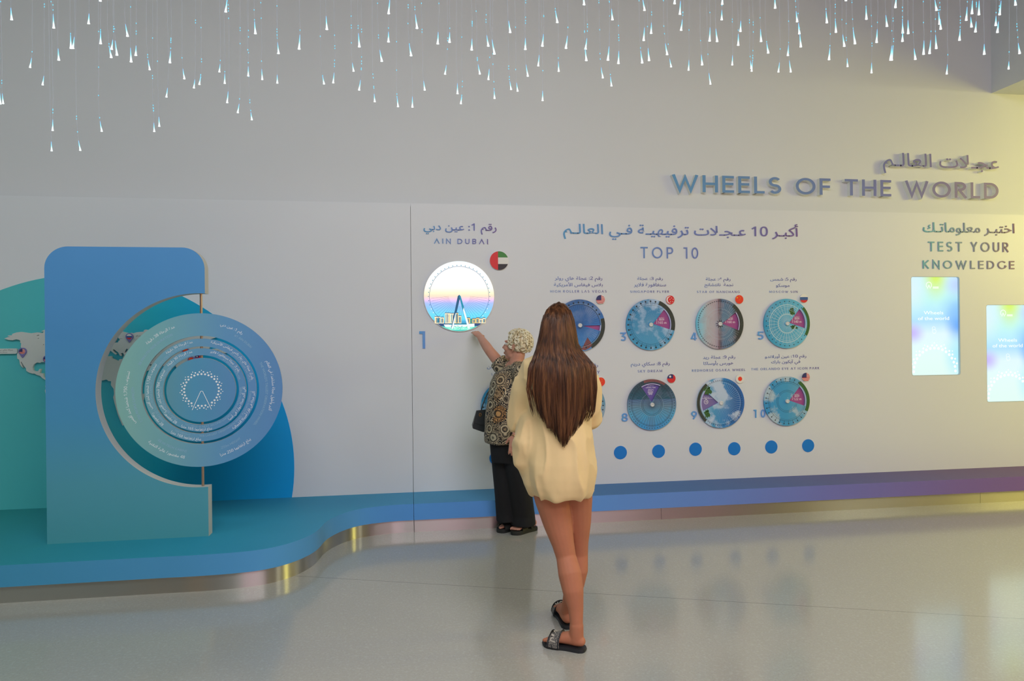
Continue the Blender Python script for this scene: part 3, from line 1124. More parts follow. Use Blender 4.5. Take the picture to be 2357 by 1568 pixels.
wheel_disc(1654.9, 746.0, 57.8, (-18, 34), M_WEDGEP, photo_mat('photo_dusk_half', 'X', [(0, (86, 160, 190)), (.12, (128, 172, 188)), (.24, (158, 158, 164)), (.38, (160, 148, 156)), (.455, (140, 126, 142)), (.47, (112, 84, 92)), (.52, (70, 70, 90)), (.56, (74, 100, 130)), (.75, (76, 104, 128)), (.85, (54, 56, 56)), (1, (58, 54, 54))], .28, (150, 130, 136), 16, 5.2),
           'pink, grey and slate wheel disc marked 160 m', rings=[(.893, .899, 1), (.60, .606, 2), (.48, .484, 2)], spokes=[(60, .12, .88, .0022, 2, 0), (10, .06, .17, .012, 1, 100)], cabins=(60, .91, .019, 1, None, 2),
           ground=(-30, 52, .85, 1.0, 4), words=H('160 m'), icon='height')
wheel_disc(1809.0, 745.1, 56.9, (-14, 47), M_WEDGEP, photo_mat('photo_lattice_sky', 'X', [(0, (46, 132, 172)), (.4, (66, 146, 178)), (1, (92, 164, 188))], .1, seed=2.2),
           'pale blue lattice wheel disc with trees, marked 140 m', rings=[(.745, .775, 2), (.68, .695, 2), (.55, .56, 2), (.61, .617, 2), (.36, .39, 2), (.40, .412, 2)],
           spokes=[(30, .12, .36, .006, 2, 0), (30, .40, .75, .007, 2, 3), (30, .775, .86, .006, 2, 5)], cabins=(28, .90, .022, 1, None, 6), ground=(-30, 42, .88, 1.0, 3), leaves=[(.22, .48, .14, .2), (.30, -.15, .18, .1)], words=H('140 m'), icon='height')
wheel_disc(1499.1, 931.4, 58.5, (65, 121), M_WEDGEV, photo_mat('photo_evening_bay', 'Z', [(0, (44, 132, 190)), (.3, (74, 146, 182)), (.48, (92, 124, 146)), (.6, (76, 104, 140)), (.615, (34, 82, 100)), (.8, (44, 72, 86)), (1, (52, 62, 72))], .35, (98, 110, 132), 9, 4.4),
           'blue disc with an upright purple window marked 2021', rings=[(.84, .85, 1), (.805, .812, 1), (.43, .44, 1), (.37, .38, 1), (.455, .46, 2)], spokes=[(44, .1, .86, .0032, 1, 0)], cabins=(54, .925, .017, 1, None, 3),
           ground=(56, 110, .90, 1.0, 5), words=[('سنة الافتتاح', 'arabic', .735, 92, .055, .26), ('OPENING YEAR', 'caps', .668, 92.5, .045, .40), ('2021', 'bfont', .575, 93.5, .075, .22)], icon='ribbon')
wheel_disc(1657.0, 927.3, 57.7, (143, 202), M_WEDGEL, photo_mat('photo_bright_clouds', 'X', [(0, (150, 170, 182)), (.2, (120, 160, 184)), (.35, (44, 128, 172)), (.6, (42, 112, 170)), (.8, (38, 88, 146)), (1, (36, 90, 156))], .9, (174, 184, 200), 7, 7.7, thr=(.5, .6)),
           'cloudy blue disc with its lilac window on the left', rings=[(.82, .828, 2), (.865, .872, 1), (.19, .195, 2)], spokes=[(60, .1, .84, .0028, 2, 0)], cabins=(64, .90, .016, 1, None, 2),
           ground=(128, 228, .88, 1.0, 4), leaves=[(-.55, .5, .2, .2), (-.58, -.42, .14, .2)], words=[('مدة الرحلة', 'arabic', .62, 157, .05, .2), ('TIME RIDE DURATION', 'caps', .585, 161, .042, .5), ('18', 'bfont', .59, 175, .08, .10)], icon='clock')
wheel_disc(1809.0, 923.3, 56.5, (-15, 46), M_WEDGEP, photo_mat('photo_grey_clouds', 'X', [(0, (50, 128, 178)), (.5, (58, 134, 174)), (1, (104, 152, 172))], .9, (156, 172, 182), 5.5, 9.3, thr=(.5, .58)),
           'blue and white cloud disc marked 122 m', rings=[(.795, .805, 1), (.74, .745, 1), (.44, .448, 1), (.385, .392, 1)], spokes=[(1, .1, .9, .028, 4, 46), (1, .1, .86, .028, 4, -15)], cabins=(28, .92, .026, 1, .80, 4),
           ground=(-26, 54, .86, 1.0, 3), words=H('122 m'), icon='height')
wheel_disc(1335.0, 934.5, 59.0, (-42, -14), M_WEDGEG, photo_mat('photo_grey_blue', 'X', [(0, (64, 124, 160)), (1, (96, 138, 160))], .6, (150, 160, 170), 6, 12.1), 'disc whose right edge shows beside the cream shirt',
           rings=[(.86, .868, 2)], spokes=[(40, .1, .86, .003, 2, 0)], cabins=(34, .91, .026, 1, .86, 0), ground=(-58, -30, .88, 1.0, 1))
wheel_disc(1166.0, 936.0, 60.3, (20, 70), M_WEDGEP, photo_mat('photo_plain_blue', 'Z', SKY, .3, seed=14.0), 'disc whose left edge shows behind the patterned blouse', rings=[(.82, .83, 1)], cabins=(32, .90, .03, 1, .83, 0))

# ------------------------------------------------------------------ round lit wheel screen
c = P(1057, 682)
R = 81.3 * mpp(1057, 682)
uae = thing('round_screen', (c.x, D_PANEL, c.z - R), 'round glowing screen showing a giant wheel at sunset', 'screen')
MB().lathe_y(c, [(R * 1.006, 0), (R * 1.006, 0.012), (R * .99, .012), (R * .99, .004)], 96).done('bezel', M_WHITEPL, uae)
M_SUN = gradient('sunset_picture', [(0.0, (60, 200, 190)), (.06, (70, 210, 190)), (.13, (60, 160, 210)), (.17, (90, 215, 250)), (.24, (110, 220, 255)), (.33, (140, 200, 252)), (.40, (170, 192, 255)), (.435, (226, 196, 244)), (.47, (255, 210, 222)), (.50, (255, 224, 196)), (.545, (255, 244, 206)),
                                    (.61, (255, 253, 240)), (.75, (255, 255, 252)), (.93, (250, 253, 255)), (1.0, (236, 248, 255))], 'Z', 0, 1, 'Generated', emit=1.08)
E_TEAL, E_DTEAL = glow('teal_light', (0, 150, 180), .9), glow('deep_teal_light', (20, 96, 140), .8)
E_CREAM, E_MINT, E_WHITE = glow('cream_light', (255, 244, 206), 1.0), glow('mint_light', (150, 255, 226), 1.0), glow('white_light', (240, 255, 255), 1.05)
E_NAVY, E_GREEN, E_SAND = glow('navy_light', (40, 84, 140), .8), glow('green_light', (30, 190, 140), .8), glow('sand_light', (244, 214, 140), .9)
mb = MB()
n = 96
y0 = D_PANEL - 0.0125
mb.add([(c.x + R * .99 * math.cos(6.28319 * i / n), y0, c.z + R * .99 * math.sin(6.28319 * i / n)) for i in range(n)], [tuple(range(n))], 0)
W = lambda x, z, lay=1: (c.x + x * R, y0 - 0.0004 * lay, c.z + z * R)


def quad(pts, mi, lay=1):
    mb.add([W(x, z, lay) for x, z in pts], [tuple(range(len(pts)))], mi)


rnd = random.Random(4)
chord = lambda z: math.sqrt(max(0, .985 ** 2 - z * z))
# city blocks on the horizon
for x0, x1, z1, mi in [(-.76, -.70, -.58, 4), (-.70, -.62, -.61, 9), (-.62, -.54, -.58, 4), (-.53, -.44, -.6, 4), (-.41, -.26, -.48, 4), (-.255, -.11, -.49, 4), (-.11, -.03, -.48, 9), (-.03, .05, -.56, 4), (.2, .3, -.62, 9), (.3, .36, -.66, 8), (.36, .47, -.64, 9), (.47, .56, -.62, 9), (.56, .66, -.64, 4), (.66, .74, -.62, 4)]:
    x0_, x1_ = max(x0, -chord(-.77) + .0), min(x1, chord(-.77) + .12)
    quad([(x0_, -.77), (x1_, -.77), (x1_, z1), (x0_, z1)], mi, 1)
    for k in range(3):
        xx = x0_ + (x1_ - x0_) * (.15 + .3 * k)
        quad([(xx, -.75), (xx + .02, -.75), (xx + .02, z1 - .03), (xx, z1 - .03)], [3, 7, 9][k % 3], 2)
    quad([(x0_, z1), (x1_, z1), (x1_, z1 + .018), (x0_, z1 + .018)], 7, 2)
quad([(-.62, -.77), (.63, -.77), (.52, -.85), (-.52, -.85)], 7, 1)
quad([(-.45, -.80), (.42, -.78), (.42, -.87), (-.40, -.87)], 6, 2)
quad([(-.30, -.78), (.24, -.78), (.24, -.805), (-.3, -.805)], 3, 3)
quad([(-.42, -.87), (.42, -.87), (.25, -.955), (-.25, -.955)], 5, 1)
for k in range(26):
    x, z = rnd.uniform(-.3, .3), rnd.uniform(-.95, -.85)
    quad([(x, z), (x + .05, z + .005), (x + .03, z + .02)], rnd.choice([8, 6, 3]), 3)
for k in range(-15, 16):               # spokes fan
    a = 270 + k * 5.6
    d = (math.cos(R_(a)), math.sin(R_(a)))
    L = min(.80, (.60 / max(.05, -d[1])) if -d[1] > .7 else .80)
    nx, nz = -d[1] * .0022, d[0] * .0022
    quad([(d[0] * .3 - nx, .02 + d[1] * .3 - nz), (d[0] * L - nx, .02 + d[1] * L - nz), (d[0] * L + nx, .02 + d[1] * L + nz), (d[0] * .3 + nx, .02 + d[1] * .3 + nz)], 2, 1)
ring_strip(mb, Vector((c.x, 0, c.z)), .833 * R, .843 * R, -48, 228, y0 - .0005, 2, 90)
for k in range(36):
    a = -48 + 276 * k / 35
    dot(mb, c.x + .868 * R * math.cos(R_(a)), c.z + .868 * R * math.sin(R_(a)), .014 * R, y0 - .0005, 6 if k < 4 or k > 31 else 1, 8)
quad([(-.045, .0), (.0, .04), (.01, -.09), (-.19, -.92), (-.245, -.92)], 2, 4)
quad([(-.0, .04), (.04, .0), (.295, -.92), (.235, -.92), (.01, -.09)], 1, 4)
quad([(.10, -.40), (.12, -.32), (.295, -.92), (.235, -.92)], 6, 5)
quad([(-.11, -.48), (-.09, -.48), (-.19, -.92), (-.235, -.92)], 6, 5)
mb.done('display', [M_SUN, E_TEAL, E_DTEAL, E_TEAL, E_CREAM, E_MINT, E_WHITE, E_NAVY, E_GREEN, E_SAND], uae)


# ------------------------------------------------------------------ tall touch screens set into the panel
def screen_mat():
    m, nt, lk, b = new_mat('pastel_screen_picture')
    tc = nt.new('ShaderNodeTexCoord')
    sep = nt.new('ShaderNodeSeparateXYZ')
    lk.new(tc.outputs['Generated'], sep.inputs[0])
    r = ramp_node(nt, [(p, C4(q)) for p, q in [(0, (226, 252, 246)), (.18, (228, 254, 250)), (.42, (226, 250, 255)), (.55, (180, 228, 255)), (.66, (188, 240, 255)), (.78, (196, 250, 246)), (1, (206, 246, 255))]])
    lk.new(sep.outputs['Z'], r.inputs[0])
    cur = r.outputs[0]
    for (cx, cz, sx_, sz_, col, amt) in [(.54, 1.03, .24, .20, (214, 246, 96), 1.0), (.05, .43, .20, .09, (200, 186, 255), .95), (1.02, .53, .22, .16, (92, 160, 250), 1.0), (1.0, .66, .30, .16, (140, 200, 255), .8),
                                         (.98, .92, .22, .10, (186, 206, 255), .8), (1.0, .2, .25, .2, (150, 232, 255), .7), (0.0, .86, .3, .2, (226, 246, 255), .8)]:
        mp = nt.new('ShaderNodeVectorMath')
        mp.operation = 'SUBTRACT'
        lk.new(tc.outputs['Generated'], mp.inputs[0])
        mp.inputs[1].default_value = (cx, .5, cz)
        mu = nt.new('ShaderNodeVectorMath')
        mu.operation = 'MULTIPLY'
        lk.new(mp.outputs[0], mu.inputs[0])
        mu.inputs[1].default_value = (1 / sx_, 0, 1 / sz_)
        ln = nt.new('ShaderNodeVectorMath')
        ln.operation = 'LENGTH'
        lk.new(mu.outputs[0], ln.inputs[0])
        rr = ramp_node(nt, [(0.0, (amt, amt, amt, 1)), (1.0, (0, 0, 0, 1))], 'EASE')
        hf = nt.new('ShaderNodeMath')
        hf.operation = 'MULTIPLY'
        hf.inputs[1].default_value = .62
        lk.new(ln.outputs['Value'], hf.inputs[0])
        lk.new(hf.outputs[0], rr.inputs[0])
        mx = nt.new('ShaderNodeMix')
        mx.data_type = 'RGBA'
        lk.new(rr.outputs[0], mx.inputs[0])
        lk.new(cur, mx.inputs[6])
        mx.inputs[7].default_value = C4(col)
        cur = mx.outputs[2]
    b.inputs['Base Color'].default_value = (0.02, 0.02, 0.02, 1)
    b.inputs['Roughness'].default_value = 0.15
    lk.new(cur, b.inputs['Emission Color'])
    b.inputs['Emission Strength'].default_value = 1.0
    return m


M_SCREEN = screen_mat()
E_SOFTW = glow('screen_white', (252, 255, 255), 1.05)
M_REVEAL = paint('pale_screen_frame', (190, 206, 214), 1.0, 0.3)


def wheel_logo(mb, cx, cz, r1, y, mat, thin=0.032, every=1):
    for k in range(30):
        a = 90 + 12 * k
        off = abs(((a - 270 + 180) % 360) - 180)
        if abs(off - 24) > 1 and every == 1:
            dot(mb, cx + r1 * math.cos(R_(a)), cz + r1 * math.sin(R_(a)), r1 * .062, y, mat, 14)
        if every == 1:
            dot(mb, cx + 1.137 * r1 * math.cos(R_(a + 6)), cz + 1.137 * r1 * math.sin(R_(a + 6)), r1 * .046, y, mat, 12)
            if k % 2 == 0 and abs(off) > 1:
                dot(mb, cx + 1.235 * r1 * math.cos(R_(a)), cz + 1.235 * r1 * math.sin(R_(a)), r1 * .031, y, mat, 10)
    pts = [(-.555, -1.24), (-.09, -.16)] + arc(0, -.155, .085, 160, 20, 6) + [(.09, -.16), (.555, -1.24)]
    sv, sf = stroke([(cx + x * r1, cz + z * r1) for x, z in pts], thin * 2 * r1)
    mb.add([(x, y - .0001, z) for x, z in sv], sf, mat)


def touch_screen(b, label):
    x0, x1, z0, z1 = b
    t = thing('touch_screen', ((x0 + x1) / 2, D_WALL, z0), label, 'screen', 'tall touch screens in the white panel')
    yd = D_PANEL + 0.022
    MB().add(*plate([rrect(x0 + .0006, z0 + .0006, x1 - .0006, z1 - .0006, .022), rrect(x0 + .004, z0 + .004, x1 - .004, z1 - .004, .019)], D_PANEL + .0005, .06)).done('housing', M_REVEAL, t)
    mb = MB().add(*plate([rrect(x0 + .0042, z0 + .0042, x1 - .0042, z1 - .0042, .019)], yd, .03))
    w, h = x1 - x0, z1 - z0
    yy = yd - .0008
    for s, zc, ww in (('Wheels', .635, .40), ('of the world', .578, .64)):
        hh = .034 if s[0] == 'W' else .036
        lettering(mb, s, (x0 + w * (.5 - ww / 2) - .01 * w, x0 + w * (.5 + ww / 2) - .01 * w, z0 + h * (zc - hh / 2), z0 + h * (zc + hh / 2)), yy, .0004, 'bfont', mf=1, ms=1)
    ring_strip(mb, Vector((x0 + .40 * w, 0, z0 + .915 * h)), .050 * w, .060 * w, -50, 230, yy, 1, 30)
    wheel_logo(mb, x0 + .40 * w, z0 + .915 * h, .052 * w, yy, 1, .1, 0)
    for k in range(2):
        mb.box((x0 + .48 * w, yy, z0 + h * (.893 - .011 * k)), (x0 + .60 * w, yy + .0004, z0 + h * (.899 - .011 * k)), 1)
    ring_strip(mb, Vector((x0 + .49 * w, 0, z0 + .475 * h)), .030 * w, .036 * w, -60, 240, yy, 1, 20)
    ring_strip(mb, Vector((x0 + .50 * w, 0, z0 + .445 * h)), .034 * w, .040 * w, 0, 360, yy, 1, 20)
    cx, cz, rr = x0 + .5 * w, z0 + .04 * h, .43 * w
    for k in range(17):
        a = 180 * k / 16
        for rad, da, s in ((1.0, 0, .030), (1.12, 5.6, .022), (1.22, 0, .013)):
            x, z = cx + rad * rr * math.cos(R_(a + da)), cz + rad * rr * math.sin(R_(a + da))
            if x0 + .03 * w < x < x1 - .03 * w and z > z0 + .02 * h and not (rad > 1.2 and k % 2):
                dot(mb, x, z, s * rr * 2, yy, 1, 12)
    mb.done('display', [M_SCREEN, E_SOFTW], t)
    return t


touch_screen(SCR[0], 'tall glowing touch screen, the higher one, under the word KNOWLEDGE')
touch_screen(SCR[1], 'tall glowing touch screen, the lower one, cut by the right edge')

# ------------------------------------------------------------------ teal half-disc and world map behind the wheel stand
cb = P(203, 1090)
rb = 458 * mpp(203, 1090)
a_b = math.degrees(math.asin((Z_PLAT - cb.z) / rb))
M_BACKDROP = gradient('teal_backdrop', [(0.0, (50, 122, 124)), (.30, (42, 120, 128)), (.52, (10, 112, 128)), (.7, (0, 104, 134)), (1.0, (0, 104, 150))], 'X', P(0, 1000).x, P(662, 1000).x, 'World', k=2.9, rough=.45)
MB().add(*plate([arc(cb.x, cb.z, rb, a_b, 180 - a_b, 90)], D_PANEL - 0.006, 0.006)).done('backdrop_disc', M_BACKDROP, label='big teal half disc on the wall behind the blue wheel stand', cat='backdrop')
M_LAND = paint('white_map_board', (206, 210, 206), 1.05, 0.5)
D_MAP = D_PANEL - 0.028


def zx6(p):
    return P(p[0] / 8.71, 740 + p[1] / 8.71, D_MAP)


def zx7(p):
    return P(200 + p[0] / 7.84, 740 + p[1] / 7.84, D_MAP)


def outline(fn, pts):
    out = []
    for p in pts:
        q = fn(p)
        out.append((q.x, q.z))
    return out


AMERICA = [(85, 345), (150, 318), (205, 308), (150, 296), (175, 280), (240, 278), (245, 250), (330, 222), (425, 210), (520, 225), (620, 238), (750, 220), (850, 235), (880, 205), (820, 200), (900, 165), (980, 150), (1100, 210), (1180, 320), (1150, 430),
           (1080, 520), (1040, 620), (1000, 720), (985, 800), (1000, 880), (970, 880), (940, 815), (905, 820), (830, 815), (800, 832), (740, 825), (680, 860), (655, 920), (660, 970), (690, 1000), (760, 1000), (790, 955), (820, 952), (795, 1040), (865, 1043), (870, 1115),
           (915, 1148), (990, 1180), (1000, 1215), (905, 1172), (850, 1140), (800, 1090), (740, 1075), (690, 1045), (650, 1048), (580, 1025), (525, 990), (520, 940), (470, 880), (440, 825), (425, 805), (413, 815), (440, 870), (462, 932), (430, 905), (400, 862), (385, 770),
           (345, 745), (340, 660), (370, 610), (400, 560), (430, 530), (415, 510), (425, 440), (405, 430), (405, 385), (380, 370), (320, 360), (250, 378), (170, 372)]
LAKES6 = [[(735, 280), (785, 268), (780, 282), (738, 290)], [(745, 345), (790, 330), (770, 348)], [(862, 465), (875, 455), (882, 470), (868, 476)]]
OLD_WORLD = [(330, 545), (360, 542), (420, 525), (445, 545), (500, 590), (520, 600), (540, 580), (500, 555), (468, 515), (485, 503), (540, 543), (565, 560), (590, 612), (620, 627), (632, 600), (608, 580), (650, 568), (672, 612), (655, 645), (640, 682), (590, 682), (570, 714),
             (510, 690), (448, 662), (440, 625), (315, 632), (215, 690), (165, 850), (170, 1000), (220, 1072), (290, 1066), (330, 1052), (362, 1052), (385, 1076), (436, 1080), (432, 1150), (482, 1220), (490, 1310), (474, 1370), (500, 1480), (560, 1690), (640, 1880), (760, 1850), (860, 1690),
             (950, 1500), (1012, 1420), (1032, 1300), (980, 1330), (960, 1150), (1000, 1060), (1040, 970), (1060, 900), (1160, 870), (1250, 800), (1350, 765), (1410, 850), (1450, 930), (1500, 830), (1600, 800), (1640, 900), (1700, 800), (1820, 780), (1900, 700), (2000, 650), (2150, 560), (2230, 450),
             (2230, 320), (2350, 285), (2200, 235), (1900, 205), (1600, 190), (1400, 178), (1250, 150), (1100, 160), (1078, 150), (1050, 148), (1026, 165), (1022, 186), (960, 190), (900, 196), (830, 216), (806, 205), (760, 216), (640, 183), (570, 178), (450, 300), (380, 420)]
SEAS7 = [[(592, 240), (545, 262), (520, 290), (535, 322), (515, 350), (500, 374), (440, 380), (470, 386), (560, 380), (574, 348), (600, 340), (582, 322), (650, 308), (580, 314), (562, 292), (568, 266)], [(680, 565), (690, 530), (715, 490), (742, 506), (715, 550)], [(1115, 775), (1175, 775), (1150, 800), (1125, 795)]]
for pts, fn, holes, lab in [(AMERICA, zx6, LAKES6, 'white raised map shape of North America left of the stand'), (OLD_WORLD, zx7, SEAS7, 'white raised map shape of Europe, Africa and Asia behind the rings')]:
    MB().add(*plate([outline(fn, pts)] + [outline(fn, h) for h in holes], D_MAP, D_PANEL - .006 - D_MAP)).done('map_board', M_LAND, label=lab, cat='map')
MB().add(*plate([outline(zx6, [(905, 1290), (960, 1250), (1090, 1330), (1140, 1460), (1060, 1640), (980, 1720), (940, 1560), (898, 1390), (915, 1350)])], D_MAP, D_PANEL - .006 - D_MAP)).done('map_board', M_LAND, label='sliver of white map board peeping out left of the stand, below North America', cat='map')

M_PIN = paint('purple_pin', (96, 92, 140), 1.8, 0.4)
M_CALL = paint('pale_callout', (176, 182, 178), 1.5, 0.5)


def pin(px, py, wpx, kind, label):
    dp = D_MAP - 0.012
    cc = P(px, py, dp)
    r = wpx / 2 * mpp(px, py, dp)
    lp = arc(cc.x, cc.z, r, -28, 208, 28) + [(cc.x, cc.z - 1.75 * r)]
    mb = MB().add(*plate([lp], dp, .012, 0))
    flag_faces(mb, kind, cc, r * .74, dp - .0006, 1)
    mb.done('map_pin', [M_PIN] + FM, label=label, cat='map pin', group='flag pins on the world map')


pin(51.3, 809.2, 16.8, 'stripes', 'map pin with stars and stripes, left of the stand on North America')
pin(107.6, 826.5, 16.6, 'stripes', 'map pin half hidden by the left edge of the blue stand')
pin(297.4, 775.2, 16.0, 'tricolour', 'map pin with white, blue and red flag in the cut-out')
pin(427, 808.4, 15.2, 'gold_stars', 'upper red-flagged map pin glimpsed between the rings')
pin(439.8, 828.4, 15.2, 'gold_stars', 'lower red-flagged map pin glimpsed above the centre disc')
pin(455.5, 823.5, 15.2, 'blue_corner', 'blue-flagged map pin glimpsed between the rings beside the rod')
M_TINY = paint('grey_small_print', (92, 96, 100), 1.2, 0.6)
for x0, x1, y0_, y1_, ar, en, dd, lab in [(-52, 39.2, 803.3, 815.6, 'عجلة هاي رولر بلاس فيغاس', 'HIGH ROLLER LɅS VEGɅS', D_MAP, 'white callout label cut by the left edge of the picture'), (308.3, 346, 769.2, 782, 'شمس موسكو', 'MOSCOW SUN', D_MAP - .006, 'outlined callout label beside the white, blue and red pin'),
                                (487, 525, 803, 813.5, 'عجلة نجمة', 'STɅR', D_MAP, 'white callout label glimpsed right of the rod')]:
    b = wall_box(x0, x1, y0_, y1_, dd)
    mb = MB().add(*plate([rrect(b[0], b[2], b[1], b[3], (b[3] - b[2]) * .3)], dd, (D_PANEL - .006 if dd == D_MAP else D_MAP) - dd))
    w, h = b[1] - b[0], b[3] - b[2]
    lettering(mb, ar, (b[0] + .12 * w, b[1] - .10 * w, b[2] + .50 * h, b[3] - .14 * h), dd - .0008, .0006, 'arabic', mf=1, ms=1)
    lettering(mb, en, (b[0] + .3 * w, b[1] - .25 * w, b[2] + .2 * h, b[2] + .36 * h), dd - .0008, .0006, 'caps', mf=1, ms=1)
    mb.done('callout_label', [M_CALL, M_TINY], label=lab, cat='label')

# ------------------------------------------------------------------ blue stand with turning rings
DT, TT = 4.765, 0.083
xa, xb = P(104.2, 850, DT).x, P(471.3, 650, DT).x
zt = P(290, 568.6, DT).z
rc = 50 * mpp(290, 600, DT)
axis = P(465.0, 897.5, DT + TT / 2)
XC, ZC = axis.x, axis.z
RCUT = 226.5 * mpp(300, 897, DT)
dxr = xb - XC
aR = math.degrees(math.acos(dxr / RCUT))
lp = [(xa, Z_PLAT), (xb + .008, Z_PLAT)]
lp += [(xb + .008, ZC - RCUT * math.sin(R_(aR)) )] + arc(XC, ZC, RCUT, 360 - aR, aR, 90)
lp += arc(xb - rc, zt - rc, rc, 0, 90, 14) + arc(xa + rc, zt - rc, rc, 90, 180, 14)
M_STANDF = gradient('blue_stand_face', [(0.0, (62, 128, 136)), (.2, (64, 128, 144)), (.42, (58, 122, 158)), (.7, (60, 118, 164)), (1.0, (66, 122, 172))], 'Z', 0, 1, 'Generated', k=1.75, rough=.5)
M_EDGE = paint('cream_edge', (194, 194, 188), 1.1, 0.5)
M_ROD = paint('satin_rod', (176, 160, 144), 1.2, 0.3, metal=1.0)
stand = thing('wheel_stand', ((xa + xb) / 2, DT + TT / 2, Z_PLAT), 'blue upright stand with a round cut-out holding turning rings', 'exhibit')
MB().add(*plate([lp], DT, TT, 0, 1)).done('upright_panel', [M_STANDF, M_EDGE], stand)
rod_r = 3.0 * mpp(465, 700, DT)
MB().tube([(XC, axis.y, ZC - RCUT - .002), (XC, axis.y, ZC + RCUT + .002)], rod_r, 16, rounded=False).done('rod', M_ROD, stand, smooth=True)

RM = Matrix.Rotation(R_(8.3), 3, 'Z')
RW = 176.0 * mpp(465, 897, axis.y)
M_RTEXT = paint('white_ring_print', (206, 210, 218), 1.5, 0.5)
M_RFAINT = paint('faint_ring_print', (116, 150, 172), 1.7, 0.5)


def arc_text(mb, s, kind, ang, rad, size, y, mat, inv=False):
    vs, fs = font_shape(arabic(s) if kind == 'ar' else s)
    u0, u1 = min(p[0] for p in vs), max(p[0] for p in vs)
    um = (u0 + u1) / 2

    def tf(p):
        u, v = (p[0] - um) * size, (p[1] - .33) * size
        a = R_(ang) + (u / rad if inv else -u / rad)
        r = rad - v if inv else rad + v
        return (r * math.cos(a), r * math.sin(a))
    a, b, c_ = solid(vs, fs, y - .0006, .0004, tf, mat, mat)
    mb.add(a, b, c_)


def turn(mb):
    mb.v = [RM @ p + axis for p in mb.v]
    return mb


RT = .036
AR_BIG = .050 * RW
rings = [
    (1.0, .705, [(106, 150, 144), (92, 140, 150), (76, 124, 162), (72, 114, 160)], [
        ('رقم 1: عين دبي', 'ar', 65, .89, 0), ('#1 AIN DUBAI', 'en', 51, .82, 0), ('مدة الرحلة 38 دقيقة', 'ar', 123.7, .885, 0), ('38 MINUTES RIDE DURATION', 'en', 135, .80, 0),
        ('تستوعب 1,750 شخصا كحد أقصى', 'ar', 185, .885, 0), ('1,750 PEOPLE CAPACITY', 'en', 192, .80, 0), ('48 مقصورة عالية التقنية', 'ar', 241, .89, 1), ('48 HI-TECH CABINS', 'en', 243.5, .81, 1),
        ('يبلغ ارتفاعها 250 مترا', 'ar', 297.7, .885, 1), ('250m HEIGHT', 'en', 296, .80, 1), ('أكبر وأطول عجلة مشاهدة في العالم', 'ar', 2.4, .885, 0), ("THE WORLD'S TALLEST OBSERVATION WHEEL", 'en', -6, .80, 0)]),
    (.670, .568, [(92, 138, 148), (84, 132, 156), (76, 122, 160), (76, 118, 162)], [
        ('رقم 2: عجلة هاي رولر بلاس فيغاس الأمريكية', 'ar', 45, .637, 0), ('#2 HIGH ROLLER LAS VEGAS', 'en', 31, .598, 0), ('مدة الرحلة 30 دقيقة', 'ar', 115, .637, 0), ('30 MINUTES RIDE DURATION', 'en', 127, .598, 0),
        ('تستوعب 1,120 شخصا كحد أقصى', 'ar', 174, .637, 0), ('1,120 PEOPLE CAPACITY', 'en', 185, .598, 0), ('28 مقصورة', 'ar', 214.6, .637, 1), ('28 CABINS', 'en', 213, .598, 1),
        ('يبلغ ارتفاعها 168 مترا', 'ar', 252, .637, 1), ('168 HEIGHT', 'en', 247, .598, 1), ('أكبر عجلة في قارة أمريكا الشمالية', 'ar', 331, .637, 1), ('THE LARGEST OBSERVATION WHEEL IN NORTH AMERICA', 'en', 312, .598, 1)]),
    (.543, .453, [(88, 136, 150), (80, 130, 158), (74, 122, 160), (74, 118, 160)], [
        ('رقم 3: عجلة سنغافورة فلاير', 'ar', 52, .514, 0), ('#3 SINGAPORE FLYER', 'en', 36, .478, 0), ('مدة الرحلة 30 دقيقة', 'ar', 121.6, .514, 0), ('30 MINUTES RIDE DURATION', 'en', 135, .478, 0),
        ('تستوعب 784 شخصا كحد أقصى', 'ar', 180, .514, 0), ('784 PEOPLE CAPACITY', 'en', 195, .478, 0), ('28 مقصورة', 'ar', 223, .514, 1), ('28 CABINS', 'en', 222, .478, 1),
        ('يبلغ ارتفاعها 165 مترا', 'ar', 262.5, .514, 1), ('165 HEIGHT', 'en', 257, .478, 1), ('ثاني أكبر عجلة دوارة في آسيا', 'ar', 336, .514, 1), ('THE NEXT SECOND LARGEST OBSERVATION WHEEL', 'en', 312, .478, 1)]),
]
for i, (ro, ri, cols, words) in enumerate(rings):
    mb = MB().add(*plate([circle(0, 0, ro * RW, 120), circle(0, 0, ri * RW, 120)], -RT / 2, RT, 0, 1))
    for s, kind, a, r, inv in words:
        arc_text(mb, s, kind, a, r * RW, (AR_BIG if i == 0 else .044 * RW) if kind == 'ar' else (.042 if i == 0 else .036) * RW, -RT / 2, 2 if kind == 'ar' else 3, inv)
    gm = gradient('ring_face', list(zip((0, .3, .65, 1), cols)), 'X', 0, 1, 'Generated', k=1.75, rough=.42)
    turn(mb).done('ring', [gm, M_EDGE, M_RTEXT, M_RFAINT], stand)
mb = MB().add(*plate([circle(0, 0, .417 * RW, 96)], -RT / 2, RT, 0, 1))
wheel_logo(mb, 0, 0, .417 * RW * .498, -RT / 2 - .0006, 2, .0165)
gm = gradient('centre_disc_face', [(0, (76, 126, 142)), (.4, (64, 124, 156)), (1, (72, 116, 158))], 'X', 0, 1, 'Generated', k=1.75, rough=.42)
turn(mb).done('centre_disc', [gm, M_EDGE, M_RTEXT], stand)

